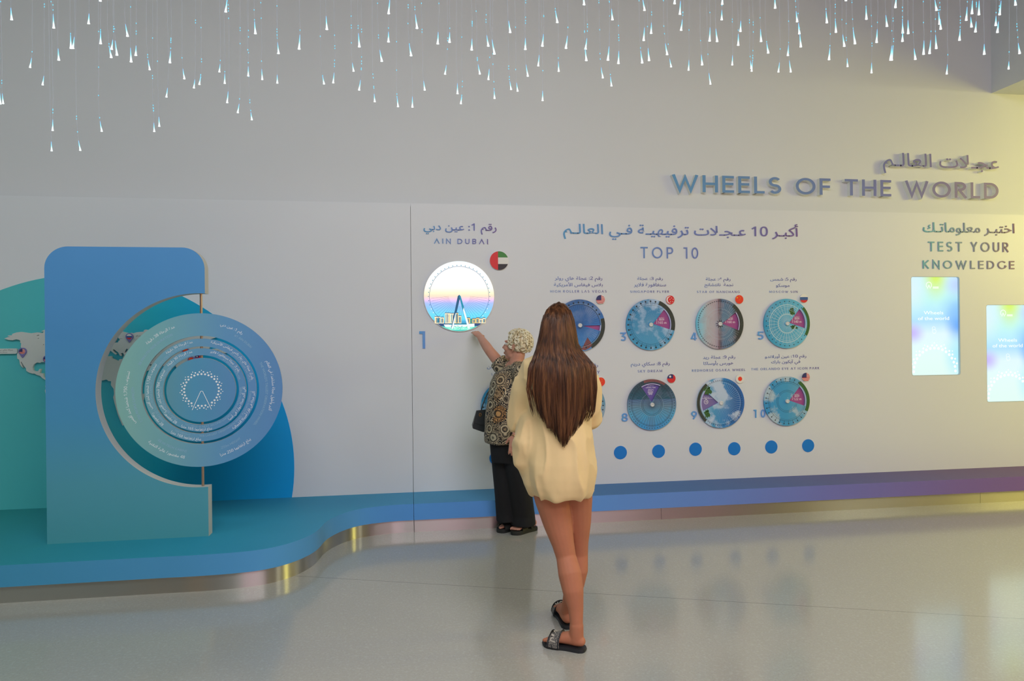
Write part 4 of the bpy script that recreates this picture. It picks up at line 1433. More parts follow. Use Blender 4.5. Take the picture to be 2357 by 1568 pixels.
# ------------------------------------------------------------------ hanging light fibres
TIPS = [(26.8, 46), (69.4, 156), (123.7, 65), (135.2, 139), (163.3, 112), (167.9, 112), (204, 55), (231.6, 101), (256.9, 114), (255.9, 133), (269, 127.5), (293.4, 84), (301.8, 143), (312.5, 128), (344.4, 161), (391, 145), (424.2, 182), (446.4, 203), (459, 195), (505, 166), (517.3, 192.6),
        (519.6, 28), (523, 237), (547.4, 260), (571.4, 175.5), (579.6, 276.5), (587.8, 78), (98.2, 196), (7.1, 239), (0.9, 240), (121.2, 301), (118.9, 348), (234, 303), (184.7, 347), (355, 303.5), (366.6, 291.5), (383.2, 224), (230.9, 3)]
for off, lst in ((600, [(14, 720), (160, 485), (150, 752), (347, 445), (597, 268), (571, 760), (655, 750), (838, 645), (890, 425), (889, 815), (1029, 920), (1092, 555), (1153, 380), (1155, 125), (1357, 505), (1410, 258), (1239, 965), (1369, 970), (1480, 815), (1598, 398), (1704, 383), (1664, 672), (1776, 848), (1807, 938), (1904, 453), (1977, 670), (2053, 418), (2055, 720), (2108, 490), (2110, 890), (2251, 295), (2259, 810), (2318, 825)]),
                 (1200, [(36, 448), (58, 690), (190, 418), (153, 597), (192, 910), (324, 205), (337, 646), (403, 438), (566, 45), (580, 445), (586, 548), (735, 705), (782, 545), (822, 180), (813, 778), (876, 575), (1111, 95), (1104, 367), (1090, 570), (1152, 548), (1171, 303), (1315, 495), (1351, 606), (1383, 35), (1431, 130), (1442, 275), (1509, 635), (1631, 587), (1699, 372), (1706, 762), (1766, 377), (1813, 40), (1808, 180), (1903, 588), (1957, 410), (1977, 285), (2074, 620), (2078, 645), (2163, 376), (2227, 480), (2290, 75), (2320, 652)]),
                 (1757, [(222, 503), (247, 652), (305, 198), (325, 307), (338, 425), (573, 207), (593, 540), (655, 293), (730, 420), (745, 8), (760, 603), (826, 397), (930, 175), (976, 660), (1022, 385), (1115, 240), (1148, 545), (1158, 545), (1192, 70), (1258, 300), (1255, 375), (1307, 305), (1371, 538), (1446, 492), (1500, 485), (1560, 440), (1562, 95), (1590, 220), (1600, 265), (1655, 670), (1770, 365), (1831, 185), (1883, 125), (1878, 245), (1914, 290), (1945, 135), (1993, 492), (2097, 232), (2112, 295), (2132, 135), (2213, 625), (2275, 48), (2312, 485)])):
    TIPS += [(off + x / 3.92, y / 3.92) for x, y in lst]
ZONES = [(103, 'above the western map part'), (475, 'above the blue wheel stand'), (945, 'above the blank white board'), (1175, 'above the round lit wheel screen'), (1410, 'above the two women'),
         (1545, 'between long hair and raised sign'), (1812, 'above the word WHEELS'), (1925, 'above the word OF'), (2065, 'above the word THE'), (2300, 'above the word WORLD'), (9999, 'right of the raised sign')]


def ordinal(n):
    return str(n) + ('th' if 10 <= n % 100 <= 20 else {1: 'st', 2: 'nd', 3: 'rd'}.get(n % 10, 'th'))


def zone(x):
    return next(t for lim, t in ZONES if x < lim)


M_DROP = gradient('glowing_drop', [(0.0, (244, 255, 255)), (.25, (214, 250, 255)), (.6, (130, 216, 250)), (1.0, (120, 180, 236))], 'Z', 0, 1, 'Generated', emit=1.5)
M_DROP.cycles.emission_sampling = 'NONE'
M_THREAD = glow('faint_fibre', (170, 176, 190), .8, False)
M_SPARK = glow('fibre_spark', (110, 216, 250), 1.25, False)
rnd = random.Random(11)
TIPS.sort()
seen, total = {}, {}
for x, y in TIPS:
    total[zone(x)] = total.get(zone(x), 0) + 1
GREY_LIMIT = X_CORNER
for i, (x, y) in enumerate(TIPS):
    zn = zone(x)
    seen[zn] = seen.get(zn, 0) + 1
    d = rnd.uniform(3.5, 5.35)
    tip = P(x, y, d)
    k = mpp(x, y, d)
    big = 1.25 if y < 150 else 1.0
    lean = rnd.uniform(-6, 7) * k
    n_up = 9
    ztop = Z_CEIL
    L = rnd.uniform(22, 34) * k * big
    # fibre: hangs straight, then swings a little at its end
    pts = [Vector((tip.x - lean - .004 * math.sin(i), d, ztop))]
    bend = tip.z + 70 * k
    for j in range(n_up):
        z = ztop + (bend - ztop) * (j + 1) / n_up
        pts.append(Vector((tip.x - lean + .004 * math.sin(i + j * .9), d, z)))
    for q in (.35, .7, 1.0):
        z = bend + (tip.z + L * .8 - bend) * q
        s = (bend - z) / (bend - tip.z)
        pts.append(Vector((tip.x - lean * (1 - s * s), d, z)))
    mb = MB().tube(pts, .26 * k, 5, 0, rounded=False)
    for _ in range(rnd.randint(3, 7)):
        j = rnd.randrange(1, len(pts) - 1)
        t_ = rnd.random()
        p = pts[j].lerp(pts[min(j + 1, len(pts) - 1)], t_)
        for q in range(rnd.choice((1, 1, 2))):
            mb.blob(p + Vector((0, 0, -6 * k * q)), (1.05 * k, 1.05 * k, 1.7 * k), None, 1, 6, 4)
    top = pts[-1]
    f = mb.done('light_fibre', [M_THREAD, M_SPARK], origin=(pts[0].x, d, ztop), label='glowing fibre, %s from the left of those %s' % (ordinal(seen[zn]), zn), cat='light', group='glowing fibres hanging from the ceiling')
    side = 1 if lean > 0 else -1
    MB().tube([top, top.lerp(tip, .5), tip + Vector((0, 0, .1 * L)), tip], [.4 * k * big, 1.0 * k * big, 1.8 * k * big, (2.6 * k * big, 1.7 * k * big)], 8, hint=(1, 0, .35 * side), rounded=False).done('glowing_tip', M_DROP, f, smooth=True)

# ------------------------------------------------------------------ people
def remeshed(mb, name, voxel, smooth=4, factor=.5):
    """grows one continuous skin over all the shapes collected in mb"""
    me = mb.mesh(name)
    ob = bpy.data.objects.new(name, me)
    COL.objects.link(ob)
    m = ob.modifiers.new('skin', 'REMESH')
    m.mode, m.voxel_size, m.use_smooth_shade = 'VOXEL', voxel, True
    if smooth:
        s = ob.modifiers.new('smooth', 'SMOOTH')
        s.factor, s.iterations = factor, smooth
    bpy.context.view_layer.update()
    out = bpy.data.meshes.new_from_object(ob.evaluated_get(bpy.context.evaluated_depsgraph_get()))
    bpy.data.objects.remove(ob)
    bpy.data.meshes.remove(me)
    out.name = name
    return out


def displace(me, fn):
    ns = [v.normal.copy() for v in me.vertices]
    for v, n in zip(me.vertices, ns):
        v.co = v.co + n * fn(v.co)
    me.update()


def hand(mb, wrist, d, palm, thumb, curl=12, size=1.0, spread=1.0):
    """palm, four fingers of unequal length and a thumb leaving the side of the palm"""
    d = Vector(d).normalized()
    n = Vector(palm)
    n = (n - d * n.dot(d)).normalized()
    s = d.cross(n).normalized() * thumb
    k = size
    w = Vector(wrist)
    mb.tube([w - d * .02 * k, w + d * .02 * k, w + d * .055 * k, w + d * .088 * k], [(.025 * k, .019 * k), (.031 * k, .017 * k), (.040 * k, .015 * k), (.041 * k, .0125 * k)], 14, hint=s)
    keep = None
    for i, (off, ln, r) in enumerate(((.0295, .070, .0088), (.0100, .079, .0092), (-.0095, .073, .0088), (-.028, .057, .0078))):
        p = w + (d * (.088 - (.008 if i == 3 else 0)) + s * off) * k
        dr = (d + s * off * 1.6 * spread).normalized()
        pts = [p - dr * .012 * k, p]
        for seg, a in ((.46, curl * (.7 + .15 * i)), (.30, curl * 1.1), (.24, curl * .8)):
            dr = (dr * math.cos(R_(a)) + n * math.sin(R_(a))).normalized()
            p = p + dr * ln * seg * k
            pts.append(p)
        if i == 2:
            keep = (pts[1].lerp(pts[2], .45), (pts[2] - pts[1]).normalized(), r * k)
        mb.tube(pts, [r * k, r * k, r * .95 * k, r * .86 * k, r * .74 * k], 10)
    b = w + (d * .022 + s * .026) * k
    t1 = (d * .62 + s * .68 + n * .35).normalized()
    t2 = (d * .88 + s * .34 + n * .35).normalized()
    mb.tube([b - t1 * .014 * k, b, b + t1 * .036 * k, b + t1 * .036 * k + t2 * .034 * k], [.013 * k, .0128 * k, .0105 * k, .0085 * k], 10)
    return keep


def foot(mb, ankle, heel, toe, inner, lift=.018, leg_r=.036):
    h, t = Vector(heel), Vector(toe)
    h.z = t.z = lift
    f = (t - h)
    L = f.length
    f.normalize()
    s = Vector((0, 0, 1)).cross(f).normalized() * inner        # towards the big toe
    z = Vector((0, 0, 1))
    k = L / .24
    sec = [(.10, .030, .030, .030), (.22, .036, .034, .036), (.38, .038, .034, .037), (.54, .031, .037, .030), (.70, .022, .043, .021), (.80, .0165, .043, .0155)]
    mb.tube([h + f * L * a + z * c * k for a, c, _, _ in sec], [(w * k, v * k) for _, _, w, v in sec], 16, hint=s)
    for i, (off, tip, r) in enumerate(((.029, 1.0, .0128), (.0085, .985, .0094), (-.0075, .955, .0088), (-.022, .915, .0082), (-.034, .865, .0078))):
        a = h + f * L * .74 + s * off * .92 * k + z * .016 * k
        b = h + f * L * (tip - .05) + s * off * k + z * .0115 * k
        e = h + f * L * (tip - .03) + s * off * k + z * .0095 * k
        mb.tube([a, b, e], [r * k, r * k, r * .85 * k], 10)
    an = Vector(ankle)
    mb.tube([an, h + f * L * .20 + z * .060 * k, h + f * L * .22 + z * .035 * k], [leg_r, leg_r * 1.02, leg_r * .95], 14)
    return f, s, L, k


def sole(mb, heel, toe, z0, z1, width=.086, mat=0, wave=0.0):
    h, t = Vector(heel), Vector(toe)
    h.z = t.z = 0
    f = (t - h)
    L = f.length
    f.normalize()
    s = Vector((-f.y, f.x, 0))
    prof = [(-.02, .0), (-.015, .30), (.02, .55), (.10, .72), (.25, .74), (.42, .74), (.58, .86), (.72, 1.0), (.84, .99), (.93, .84), (.99, .55), (1.035, .25), (1.045, .0)]
    side = [h + f * L * a + s * w * width / 2 for a, w in prof] + [h + f * L * a - s * w * width / 2 for a, w in reversed(prof[1:-1])]
    r0 = [p + Vector((0, 0, z0)) for p in side]
    c = (h + t) / 2
    r1 = [p + Vector((0, 0, z0 + (z1 - z0) * .5)) + (p - c).normalized() * .003 for p in side]
    r2 = [p + Vector((0, 0, z1)) for p in side]
    mb.loft([r0, r1, r2], mat)
    return f, s, L


def strap(mb, heel, toe, z0, at, length, half_w, height, th=.004, mat=0, n=16, skew=0.0):
    """a band that arches over the foot"""
    h, t = Vector(heel), Vector(toe)
    h.z = t.z = 0
    f = (t - h)
    L = f.length
    f.normalize()
    s = Vector((-f.y, f.x, 0))
    rings = []
    for i in range(n + 1):
        a = math.pi * i / n
        out = s * math.cos(a) * half_w + Vector((0, 0, math.sin(a) ** .8 * height))
        nn = (s * math.cos(a) + Vector((0, 0, math.sin(a)))).normalized()
        c0 = h + f * (L * at + skew * math.cos(a)) + Vector((0, 0, z0)) + out
        rise = Vector((0, 0, .012 * math.sin(a)))
        rings.append([c0 - f * length / 2 - nn * 0 + rise, c0 + f * length / 2 - rise * .6, c0 + f * length / 2 + nn * th - rise * .6, c0 - f * length / 2 + nn * th + rise])
    mb.loft(rings, mat)


def head(mb, c, f, up, k=1.0):
    """skull, jaw, brow, nose, lips and ears; returns the frame"""
    f, up = Vector(f).normalized(), Vector(up)
    u = (up - f * up.dot(f)).normalized()
    r = f.cross(u).normalized()
    M = Matrix((r, f, u)).transposed()
    A = lambda x, y, z: Vector(c) + M @ (Vector((x, y, z)) * k)
    B = lambda x, y, z, rx, ry, rz: mb.blob(A(x, y, z), (rx * k, ry * k, rz * k), M)
    B(0, -.012, .034, .073, .092, .084)
    B(0, .030, -.022, .058, .060, .080)
    B(0, .052, -.084, .030, .030, .026)
    B(0, .020, -.070, .050, .046, .034)
    for s in (-1, 1):
        B(s * .028, .080, .030, .026, .012, .010)
        B(s * .036, .064, -.022, .024, .024, .026)
        B(s * .010, .094, -.027, .0085, .0095, .008)
        mb.tube([A(s * .071, -.004, -.034), A(s * .077, -.010, -.012), A(s * .080, -.016, .016), A(s * .076, -.004, .028), A(s * .072, .004, .012)], [.007 * k, .008 * k, .008 * k, .006 * k, .005 * k], 8)
        B(s * .074, -.006, -.004, .006, .016, .026)
    mb.tube([A(0, .083, .026), A(0, .097, .002), A(0, .110, -.022)], [.008 * k, .0095 * k, .0105 * k], 10)
    B(0, .088, -.055, .023, .011, .006)
    B(0, .086, -.066, .020, .011, .007)
    return A, M


def eyes(A, M, k, parent):
    for s in (-1, 1):
        mb = MB().blob(A(s * .030, .076, .010), .0125 * k, M, 0, 16, 10)
        mb.blob(A(s * .030, .0862, .010), (.0055 * k, .0045 * k, .0055 * k), M, 1, 10, 6)
        mb.done('eye', [M_EYE, M_IRIS], parent, smooth='all')


def skin_mat(name, c, k=1.0):
    m, nt, lk, b = new_mat(name)
    vary(nt, lk, b, C4(c, k), .10, 14.0)
    b.inputs['Roughness'].default_value = .62
    b.inputs['Specular IOR Level'].default_value = .3
    b.inputs['Subsurface Weight'].default_value = .12
    b.inputs['Subsurface Radius'].default_value = (.012, .005, .003)
    b.inputs['Subsurface Scale'].default_value = 1.0
    return m


M_SKIN_A = skin_mat('fair_skin', (206, 150, 126), 1.0)
M_SKIN_B = skin_mat('tanned_skin', (190, 122, 92), 1.0)
M_EYE = paint('eye_white', (226, 222, 214), 1.0, .2)
M_IRIS = paint('eye_iris', (58, 62, 60), 1.0, .15)


def hair_mat(name, stops, scale=60.0):
    m, nt, lk, b = new_mat(name)
    tc = nt.new('ShaderNodeTexCoord')
    mp = nt.new('ShaderNodeMapping')
    mp.inputs['Scale'].default_value = (1, 1, .06)
    nz = nt.new('ShaderNodeTexNoise')
    nz.inputs['Scale'].default_value = scale
    nz.inputs['Detail'].default_value = 3
    lk.new(tc.outputs['Object'], mp.inputs[0])
    lk.new(mp.outputs[0], nz.inputs['Vector'])
    r = ramp_node(nt, [(p, C4(c)) for p, c in stops])
    lk.new(nz.outputs['Fac'], r.inputs[0])
    lk.new(r.outputs[0], b.inputs['Base Color'])
    b.inputs['Roughness'].default_value = .42
    b.inputs['Specular IOR Level'].default_value = .35
    return m


M_BLOND = hair_mat('short_blond_hair', [(.3, (176, 152, 112)), (.45, (228, 212, 174)), (.65, (246, 238, 212))], 45)
M_BROWN = hair_mat('long_brown_hair', [(.28, (44, 26, 16)), (.5, (84, 50, 30)), (.68, (120, 78, 48)), (.8, (146, 100, 64))], 70)
M_BLACKCLOTH = paint('black_trouser_cloth', (22, 22, 24), 1.0, .9, amount=.2, scale=30)
M_BLACKSHOE = paint('black_shoe_rubber', (34, 36, 34), 1.0, .55)
M_LEATHER = paint('dark_green_black_leather', (34, 42, 44), 1.0, .42, amount=.15, scale=40)
M_GOLD = paint('gold_metal', (200, 160, 96), 1.2, .25, metal=1.0)


def blouse_mat():
    m, nt, lk, b = new_mat('baroque_print_cloth')
    tc = nt.new('ShaderNodeTexCoord')
    wob = nt.new('ShaderNodeTexNoise')
    wob.inputs['Scale'].default_value = 14
    lk.new(tc.outputs['Object'], wob.inputs['Vector'])
    mx = nt.new('ShaderNodeVectorMath')
    mx.operation = 'MULTIPLY_ADD'
    lk.new(wob.outputs['Color'], mx.inputs[0])
    mx.inputs[1].default_value = (.016, .016, .016)
    lk.new(tc.outputs['Object'], mx.inputs[2])
    vo = nt.new('ShaderNodeTexVoronoi')
    vo.inputs['Scale'].default_value = 9.5
    vo.inputs['Randomness'].default_value = .7
    lk.new(mx.outputs[0], vo.inputs['Vector'])
    K_, BR, CR, GB = (0.008, 0.007, 0.006, 1), C4((112, 84, 54)), C4((206, 192, 162)), C4((70, 56, 42))
    ring = ramp_node(nt, [(0, CR), (.08, BR), (.13, K_), (.19, K_), (.22, CR), (.29, CR), (.32, K_), (.37, GB), (.41, CR), (.46, BR), (.49, K_), (1, K_)])
    lk.new(vo.outputs['Distance'], ring.inputs[0])
    # scrollwork between the medallions
    fine = nt.new('ShaderNodeTexNoise')
    fine.inputs['Scale'].default_value = 24
    fine.inputs['Detail'].default_value = 1
    lk.new(tc.outputs['Object'], fine.inputs['Vector'])
    mu = nt.new('ShaderNodeMath')
    mu.operation = 'MULTIPLY'
    lk.new(fine.outputs['Fac'], mu.inputs[0])
    mu.inputs[1].default_value = 60
    sn = nt.new('ShaderNodeMath')
    sn.operation = 'SINE'
    lk.new(mu.outputs[0], sn.inputs[0])
    scr = ramp_node(nt, [(.0, K_), (.5, K_), (.72, BR), (.9, CR)])
    mr = nt.new('ShaderNodeMapRange')
    mr.inputs['From Min'].default_value = -1
    lk.new(sn.outputs[0], mr.inputs['Value'])
    lk.new(mr.outputs['Result'], scr.inputs[0])
    msk = ramp_node(nt, [(.36, (.22, .22, .22, 1)), (.5, (1, 1, 1, 1))])
    lk.new(vo.outputs['Distance'], msk.inputs[0])
    m1 = nt.new('ShaderNodeMix')
    m1.data_type = 'RGBA'
    lk.new(msk.outputs[0], m1.inputs[0])
    lk.new(ring.outputs[0], m1.inputs[6])
    lk.new(scr.outputs[0], m1.inputs[7])
    # some medallions lean to gold, some to slate
    sep = nt.new('ShaderNodeSeparateColor')
    lk.new(vo.outputs['Color'], sep.inputs[0])
    tint = ramp_node(nt, [(0, (1.0, .62, .30, 1)), (.16, (1, .95, .86, 1)), (.8, (1, .96, .9, 1)), (1, (.7, .8, .86, 1))])
    lk.new(sep.outputs[0], tint.inputs[0])
    r = nt.new('ShaderNodeMix')
    r.data_type, r.blend_type = 'RGBA', 'MULTIPLY'
    r.inputs[0].default_value = 1.0
    lk.new(m1.outputs[2], r.inputs[6])
    lk.new(tint.outputs[0], r.inputs[7])
    lk.new(r.outputs[2], b.inputs['Base Color'])
    b.inputs['Roughness'].default_value = .6
    return m


M_BLOUSE = blouse_mat()
M_CREAM = paint('cream_shirt_cloth', (240, 208, 152), 1.0, .8, amount=.04, scale=20, sheen=.2)


def xring(px, py, d, hw, hd, z_from=None, n=28, yaw=0.0, power=1.0):
    """level oval ring round a body: half width in picture pixels, half depth in metres"""
    c_ = P(px, py, d)
    w = hw * mpp(px, py, d)
    out = []
    for i in range(n):
        a = 2 * math.pi * i / n
        x, y = w * math.cos(a), hd * math.sin(a)
        out.append(c_ + Vector((x * math.cos(yaw) - y * math.sin(yaw), x * math.sin(yaw) + y * math.cos(yaw), 0)))
    return out


# ---- older woman: patterned blouse, wide black trousers, reaching up to the lit screen
DE = 5.22
heelA, toeA = G(1233, 1219), G(1180, 1231.5)          # nearer foot
heelB, toeB = G(1188, 1218.5), G(1146.5, 1226)          # farther foot
org = Vector((P(1180, 1100, DE).x, DE, 0))
HC = P(1189, 799, DE)
face = Vector((-.80, .52, .16))
mb = MB()
A_e, M_e = head(mb, HC, face, (0.06, .02, 1), 1.0)
nb = P(1188, 842, DE)
mb.tube([HC + Vector((.012, -.012, -.05)), P(1189, 832, DE), nb + Vector((0, 0, -.03))], [.054, .056, .064], 16)
LSH, RSH = P(1202, 858, DE - .15), P(1166, 856, DE + .13)
mb.tube([P(1187, 838, DE), LSH], [.05, .058], 14)
mb.tube([P(1187, 838, DE), RSH], [.05, .058], 14)
mb.loft([xring(1184, 846, DE, 20, .07), xring(1178, 868, DE, 38, .11), xring(1172, 900, DE, 40, .12), xring(1168, 950, DE, 40, .125), xring(1168, 1000, DE, 40, .115), xring(1171, 1040, DE, 37, .105), xring(1173, 1062, DE, 32, .09)])
EL_R, WR_R = P(1127, 808, DE + .21), P(1105, 776, DE + .44)
tip_R = P(1088, 757, D_PANEL - .02)
mb.tube([RSH, RSH.lerp(EL_R, .5), EL_R, EL_R.lerp(WR_R, .35), WR_R], [.050, .046, .040, .039, .027], 14)
hand(mb, WR_R, tip_R - WR_R, (-.2, .75, -.6), -1, 9, .96)
EL_L, WR_L = P(1209, 935, DE - .19), P(1187, 1001, DE - .25)
mb.tube([LSH, LSH.lerp(EL_L, .5), EL_L, EL_L.lerp(WR_L, .35), WR_L], [.050, .047, .040, .039, .027], 14)
RINGF = hand(mb, WR_L, P(1180, 1049, DE - .25) - WR_L, (.25, .95, 0), -1, 16, 1.0)
anks = []
for hl, te, kneepx, inn, dd in ((heelA, toeA, 1200, -1, -.05), (heelB, toeB, 1160, 1, .05)):
    f_ = (te - hl).normalized()
    ank = hl + f_ * .068 + Vector((0, 0, .10))
    hip = P(1186 if inn < 0 else 1158, 1040, DE + dd)
    anks.append(ank)
    kn = hip.lerp(ank, .52) + Vector((-.02, 0, 0))
    mb.tube([hip, kn, kn.lerp(ank, .4), ank], [.070, .052, .048, .036], 14)
    foot(mb, ank, hl, te, inn, .030, .036)
me = remeshed(mb, 'person', .0042, 5)
elder = put('person', me, M_SKIN_A, None, org, 'all', label='short-haired blond woman in a patterned blouse reaching up to the lit screen', cat='person')
eyes(A_e, M_e, 1.0, elder)
# fingernails and painted toes stay part of the skin; hair: a cap of short curls
mb = MB()
rnd = random.Random(7)
cap = MB().blob((0, 0, 0), 1, None, 0, 40, 26)
cv = []
for p in cap.v:
    q = Vector((p.x * .083, p.y * .100 - .016, p.z * .094 + .040))
    if p.y > .45 and p.z < .62:
        q.y = min(q.y, .055 + .02 * max(0, p.z))
    if p.z < -.35:
        q.z = max(q.z, -.052 + .02 * noise.noise(p * 3))
        q.x *= .92
    q *= 1 + .05 * noise.noise(p * 5.5)
    cv.append(A_e(*q))
mb.add(cv, cap.f, 0)
for i in range(520):
    th, ph = math.acos(rnd.uniform(-.55, 1)), rnd.uniform(0, 2 * math.pi)
    p = Vector((math.sin(th) * math.cos(ph), math.sin(th) * math.sin(ph), math.cos(th)))
    if p.y > .52 and p.z < .60:
        continue
    if abs(p.x) > .86 and p.z < -.15 and p.y > -.15:
        continue
    b0 = Vector((p.x * .083, p.y * .100 - .016, p.z * .094 + .040))
    tg = Vector((rnd.uniform(-1, 1), rnd.uniform(-1, .5), rnd.uniform(-1.2, .3)))
    tg = (tg - p * tg.dot(p)).normalized()
    l = rnd.uniform(.018, .034)
    q = [b0 - tg * l * .4, b0 + p * .010, b0 + tg * l * .5 + p * .012, b0 + tg * l + p * .003]
    mb.tube([A_e(*v) for v in q], [.003, .0055, .0048, .0015], 6)
mb.done('hair', M_BLOND, elder, smooth='all', label='short tousled blond hair')
# blouse
mb = MB()
mb.loft([xring(1190, 843, DE, 20, .066), xring(1186, 849, DE, 29, .09), xring(1180, 859, DE, 42, .125), xring(1174, 880, DE, 46, .14), xring(1169, 915, DE, 47, .15), xring(1165, 960, DE, 49, .155), xring(1164, 1000, DE, 50.5, .16), xring(1165, 1018, DE, 51, .16)])
SLR = RSH.lerp(EL_R, .52)
mb.tube([P(1178, 852, DE + .06), RSH, RSH.lerp(EL_R, .25), SLR], [.075, .082, .078, .074], 18, rounded=False)
SLL = LSH.lerp(EL_L, .92)
mb.tube([P(1192, 852, DE - .06), LSH, LSH.lerp(EL_L, .5), SLL], [.075, .080, .078, .080], 18, rounded=False)
mb.tube([P(1189, 839, DE) + Vector((.064 * math.cos(a), .064 * math.sin(a), .020 * math.cos(a))) for a in (6.2832 * i / 16 for i in range(17))], (.012, .02), 8, hint=(0, 0, 1))
me = remeshed(mb, 'blouse', .0065, 5)
displace(me, lambda p: .008 * noise.noise(Vector((p.x * 7, p.y * 7, p.z * 3.0))) + .003 * noise.noise(p * 22))
put('blouse', me, M_BLOUSE, elder, None, 'all')
# trousers
mb = MB()
mb.loft([xring(1170, 1006, DE, 45, .140), xring(1171, 1030, DE, 43, .140), xring(1173, 1062, DE, 42, .135)])
dA, dB = anks[0].y - .015, min(anks[1].y - .02, Y_FRONT - .115)
mb.loft([xring(1186, 1030, DE - .05, 26, .105), xring(1191, 1080, DE - .05, 27, .105), xring(1198, 1140, (DE + dA) / 2 - .03, 27, .10), xring(1203, 1185, dA, 28, .105), xring(1205, 1207, dA, 28.5, .105)])
mb.loft([xring(1155, 1030, DE + .05, 26, .10), xring(1157, 1080, DE + .05, 24, .095), xring(1160, 1140, (DE + dB) / 2 + .02, 21.5, .085), xring(1163, 1180, dB, 21.5, .08), xring(1164, 1199, dB, 21.5, .08)])
me = remeshed(mb, 'trousers', .007, 4)
displace(me, lambda p: .005 * noise.noise(Vector((p.x * 12, p.y * 12, p.z * 1.5))))
put('trousers', me, M_BLACKCLOTH, elder, None, 'all')
for hl, te in ((heelA, toeA), (heelB, toeB)):
    sd = MB()
    sole(sd, hl, te, 0.0, .030, .096)
    o = sd.done('sandal', M_BLACKSHOE, elder, smooth=50)
    s2 = MB()
    strap(s2, hl, te, .024, .62, .055, .047, .045, .005)
    s2.done('strap', M_BLACKSHOE, o, smooth=50)
    s2 = MB()
    strap(s2, hl, te, .026, .30, .022, .040, .085, .005)
    s2.done('strap', M_BLACKSHOE, o, smooth=50)
ax_ = (P(1180, 1046, DE - .25) - WR_L).normalized()
MB().tube([WR_L + ax_ * .004 + (ax_.orthogonal().normalized() * math.cos(a) + ax_.cross(ax_.orthogonal().normalized()) * math.sin(a)) * .030 for a in (6.2832 * i / 20 for i in range(21))], .0022, 6).done('bracelet', M_GOLD, elder, smooth=True)
rc_, rd_, rr0 = RINGF
ru_ = rd_.cross(Vector((0, 1, 0))).normalized()
rw_ = rd_.cross(ru_)
if rw_.y > 0:
    rw_ = -rw_
MB().tube([rc_ + (ru_ * math.cos(a) + rw_ * math.sin(a)) * rr0 * 1.04 for a in (6.2832 * i / 16 for i in range(17))], .0022, 6).blob(rc_ + rw_ * rr0 * 1.25, .0036, None, 0, 8, 6).done('finger_ring', M_GOLD, elder, smooth=True)
# small shoulder bag hanging at her far side
DB = DE + .16
b0, b1 = P(1089, 992, DB), P(1122, 946, DB)
bag = thing('handbag', ((b0.x + b1.x) / 2, DB, b0.z), 'small dark handbag hanging beside the patterned blouse', 'bag')
lpb = [P(x, y, DB - .03) for x, y in ((1098, 947), (1124, 944), (1124, 994), (1112, 995), (1089, 987), (1088, 980))]
MB().add(*plate([[(p.x, p.z) for p in lpb]], DB - .03, .07)).done('bag_body', M_LEATHER, bag)
lpf = [P(x, y, DB - .034) for x, y in ((1097, 945.5), (1125, 942.5), (1125, 975), (1106, 979), (1090, 972))]
MB().add(*plate([[(p.x, p.z) for p in lpf]], DB - .036, .006)).done('bag_flap', M_LEATHER, bag)
rg = P(1105.5, 955, DB - .042)
MB().tube([rg + Vector((.009 * math.cos(a), 0, .012 * math.sin(a))) for a in (6.2832 * i / 16 for i in range(17))], .0022, 6).done('buckle', M_GOLD, bag, smooth=True)
MB().tube([P(1107, 948, DB), P(1111, 932, DB), P(1121, 908, DB + .03), P(1136, 882, DB + .075), RSH + Vector((-.03, .140, -.02)), RSH + Vector((.0, .132, .050)), RSH + Vector((.02, .09, .100))], (.005, .0035), 8, hint=(1, 0, 0)).done('shoulder_strap', M_LEATHER, bag, smooth=True)

# ---- young woman seen from behind: long brown hair, cream shirt, bare legs
DY = 3.33
h1, t1_ = G(1346, 1500), G(1254, 1482)        # nearer foot
h2, t2_ = G(1309, 1449), G(1287.5, 1404)      # farther foot
org = Vector((P(1295, 1100, DY).x, DY, 0))
mb = MB()
HY = P(1286, 753, DY)
A_y, M_y = head(mb, HY, (.30, .95, .02), (0, 0, 1), .98)
mb.tube([HY + Vector((0, -.01, -.05)), P(1288, 806, DY), P(1289, 830, DY)], [.052, .052, .062], 16)
SL, SR = P(1233, 848, DY + .02), P(1338, 852, DY - .0)
for s_ in (SL, SR):
    mb.tube([P(1288, 826, DY), s_], [.048, .05], 14)
mb.loft([xring(1288, 832, DY, 30, .07), xring(1288, 850, DY, 52, .095), xring(1288, 900, DY, 58, .105), xring(1288, 960, DY, 54, .10), xring(1290, 1010, DY, 54, .105), xring(1291, 1060, DY, 64, .12), xring(1291, 1100, DY, 66, .125), xring(1291, 1130, DY, 58, .11)])
ELL, WRL = P(1212, 955, DY + .10), P(1252, 948, DY + .34)
ELR, WRR = P(1356, 952, DY + .06), P(1326, 940, DY + .31)
mb.tube([SL, SL.lerp(ELL, .5), ELL, ELL.lerp(WRL, .4), WRL], [.044, .040, .034, .033, .024], 14)
mb.tube([SR, SR.lerp(ELR, .5), ELR, ELR.lerp(WRR, .4), WRR], [.044, .040, .034, .033, .024], 14)
hand(mb, WRL, P(1278, 940, DY + .42) - WRL, (.6, -.5, .6), -1, 22, .93)
hand(mb, WRR, P(1302, 934, DY + .39) - WRR, (-.6, -.5, .6), 1, 22, .93)
f1 = (t1_ - h1).normalized()
f2 = (t2_ - h2).normalized()
a1 = P(1327, 1438, h1.y + .02)
a2 = P(1304, 1404, h2.y + .03)
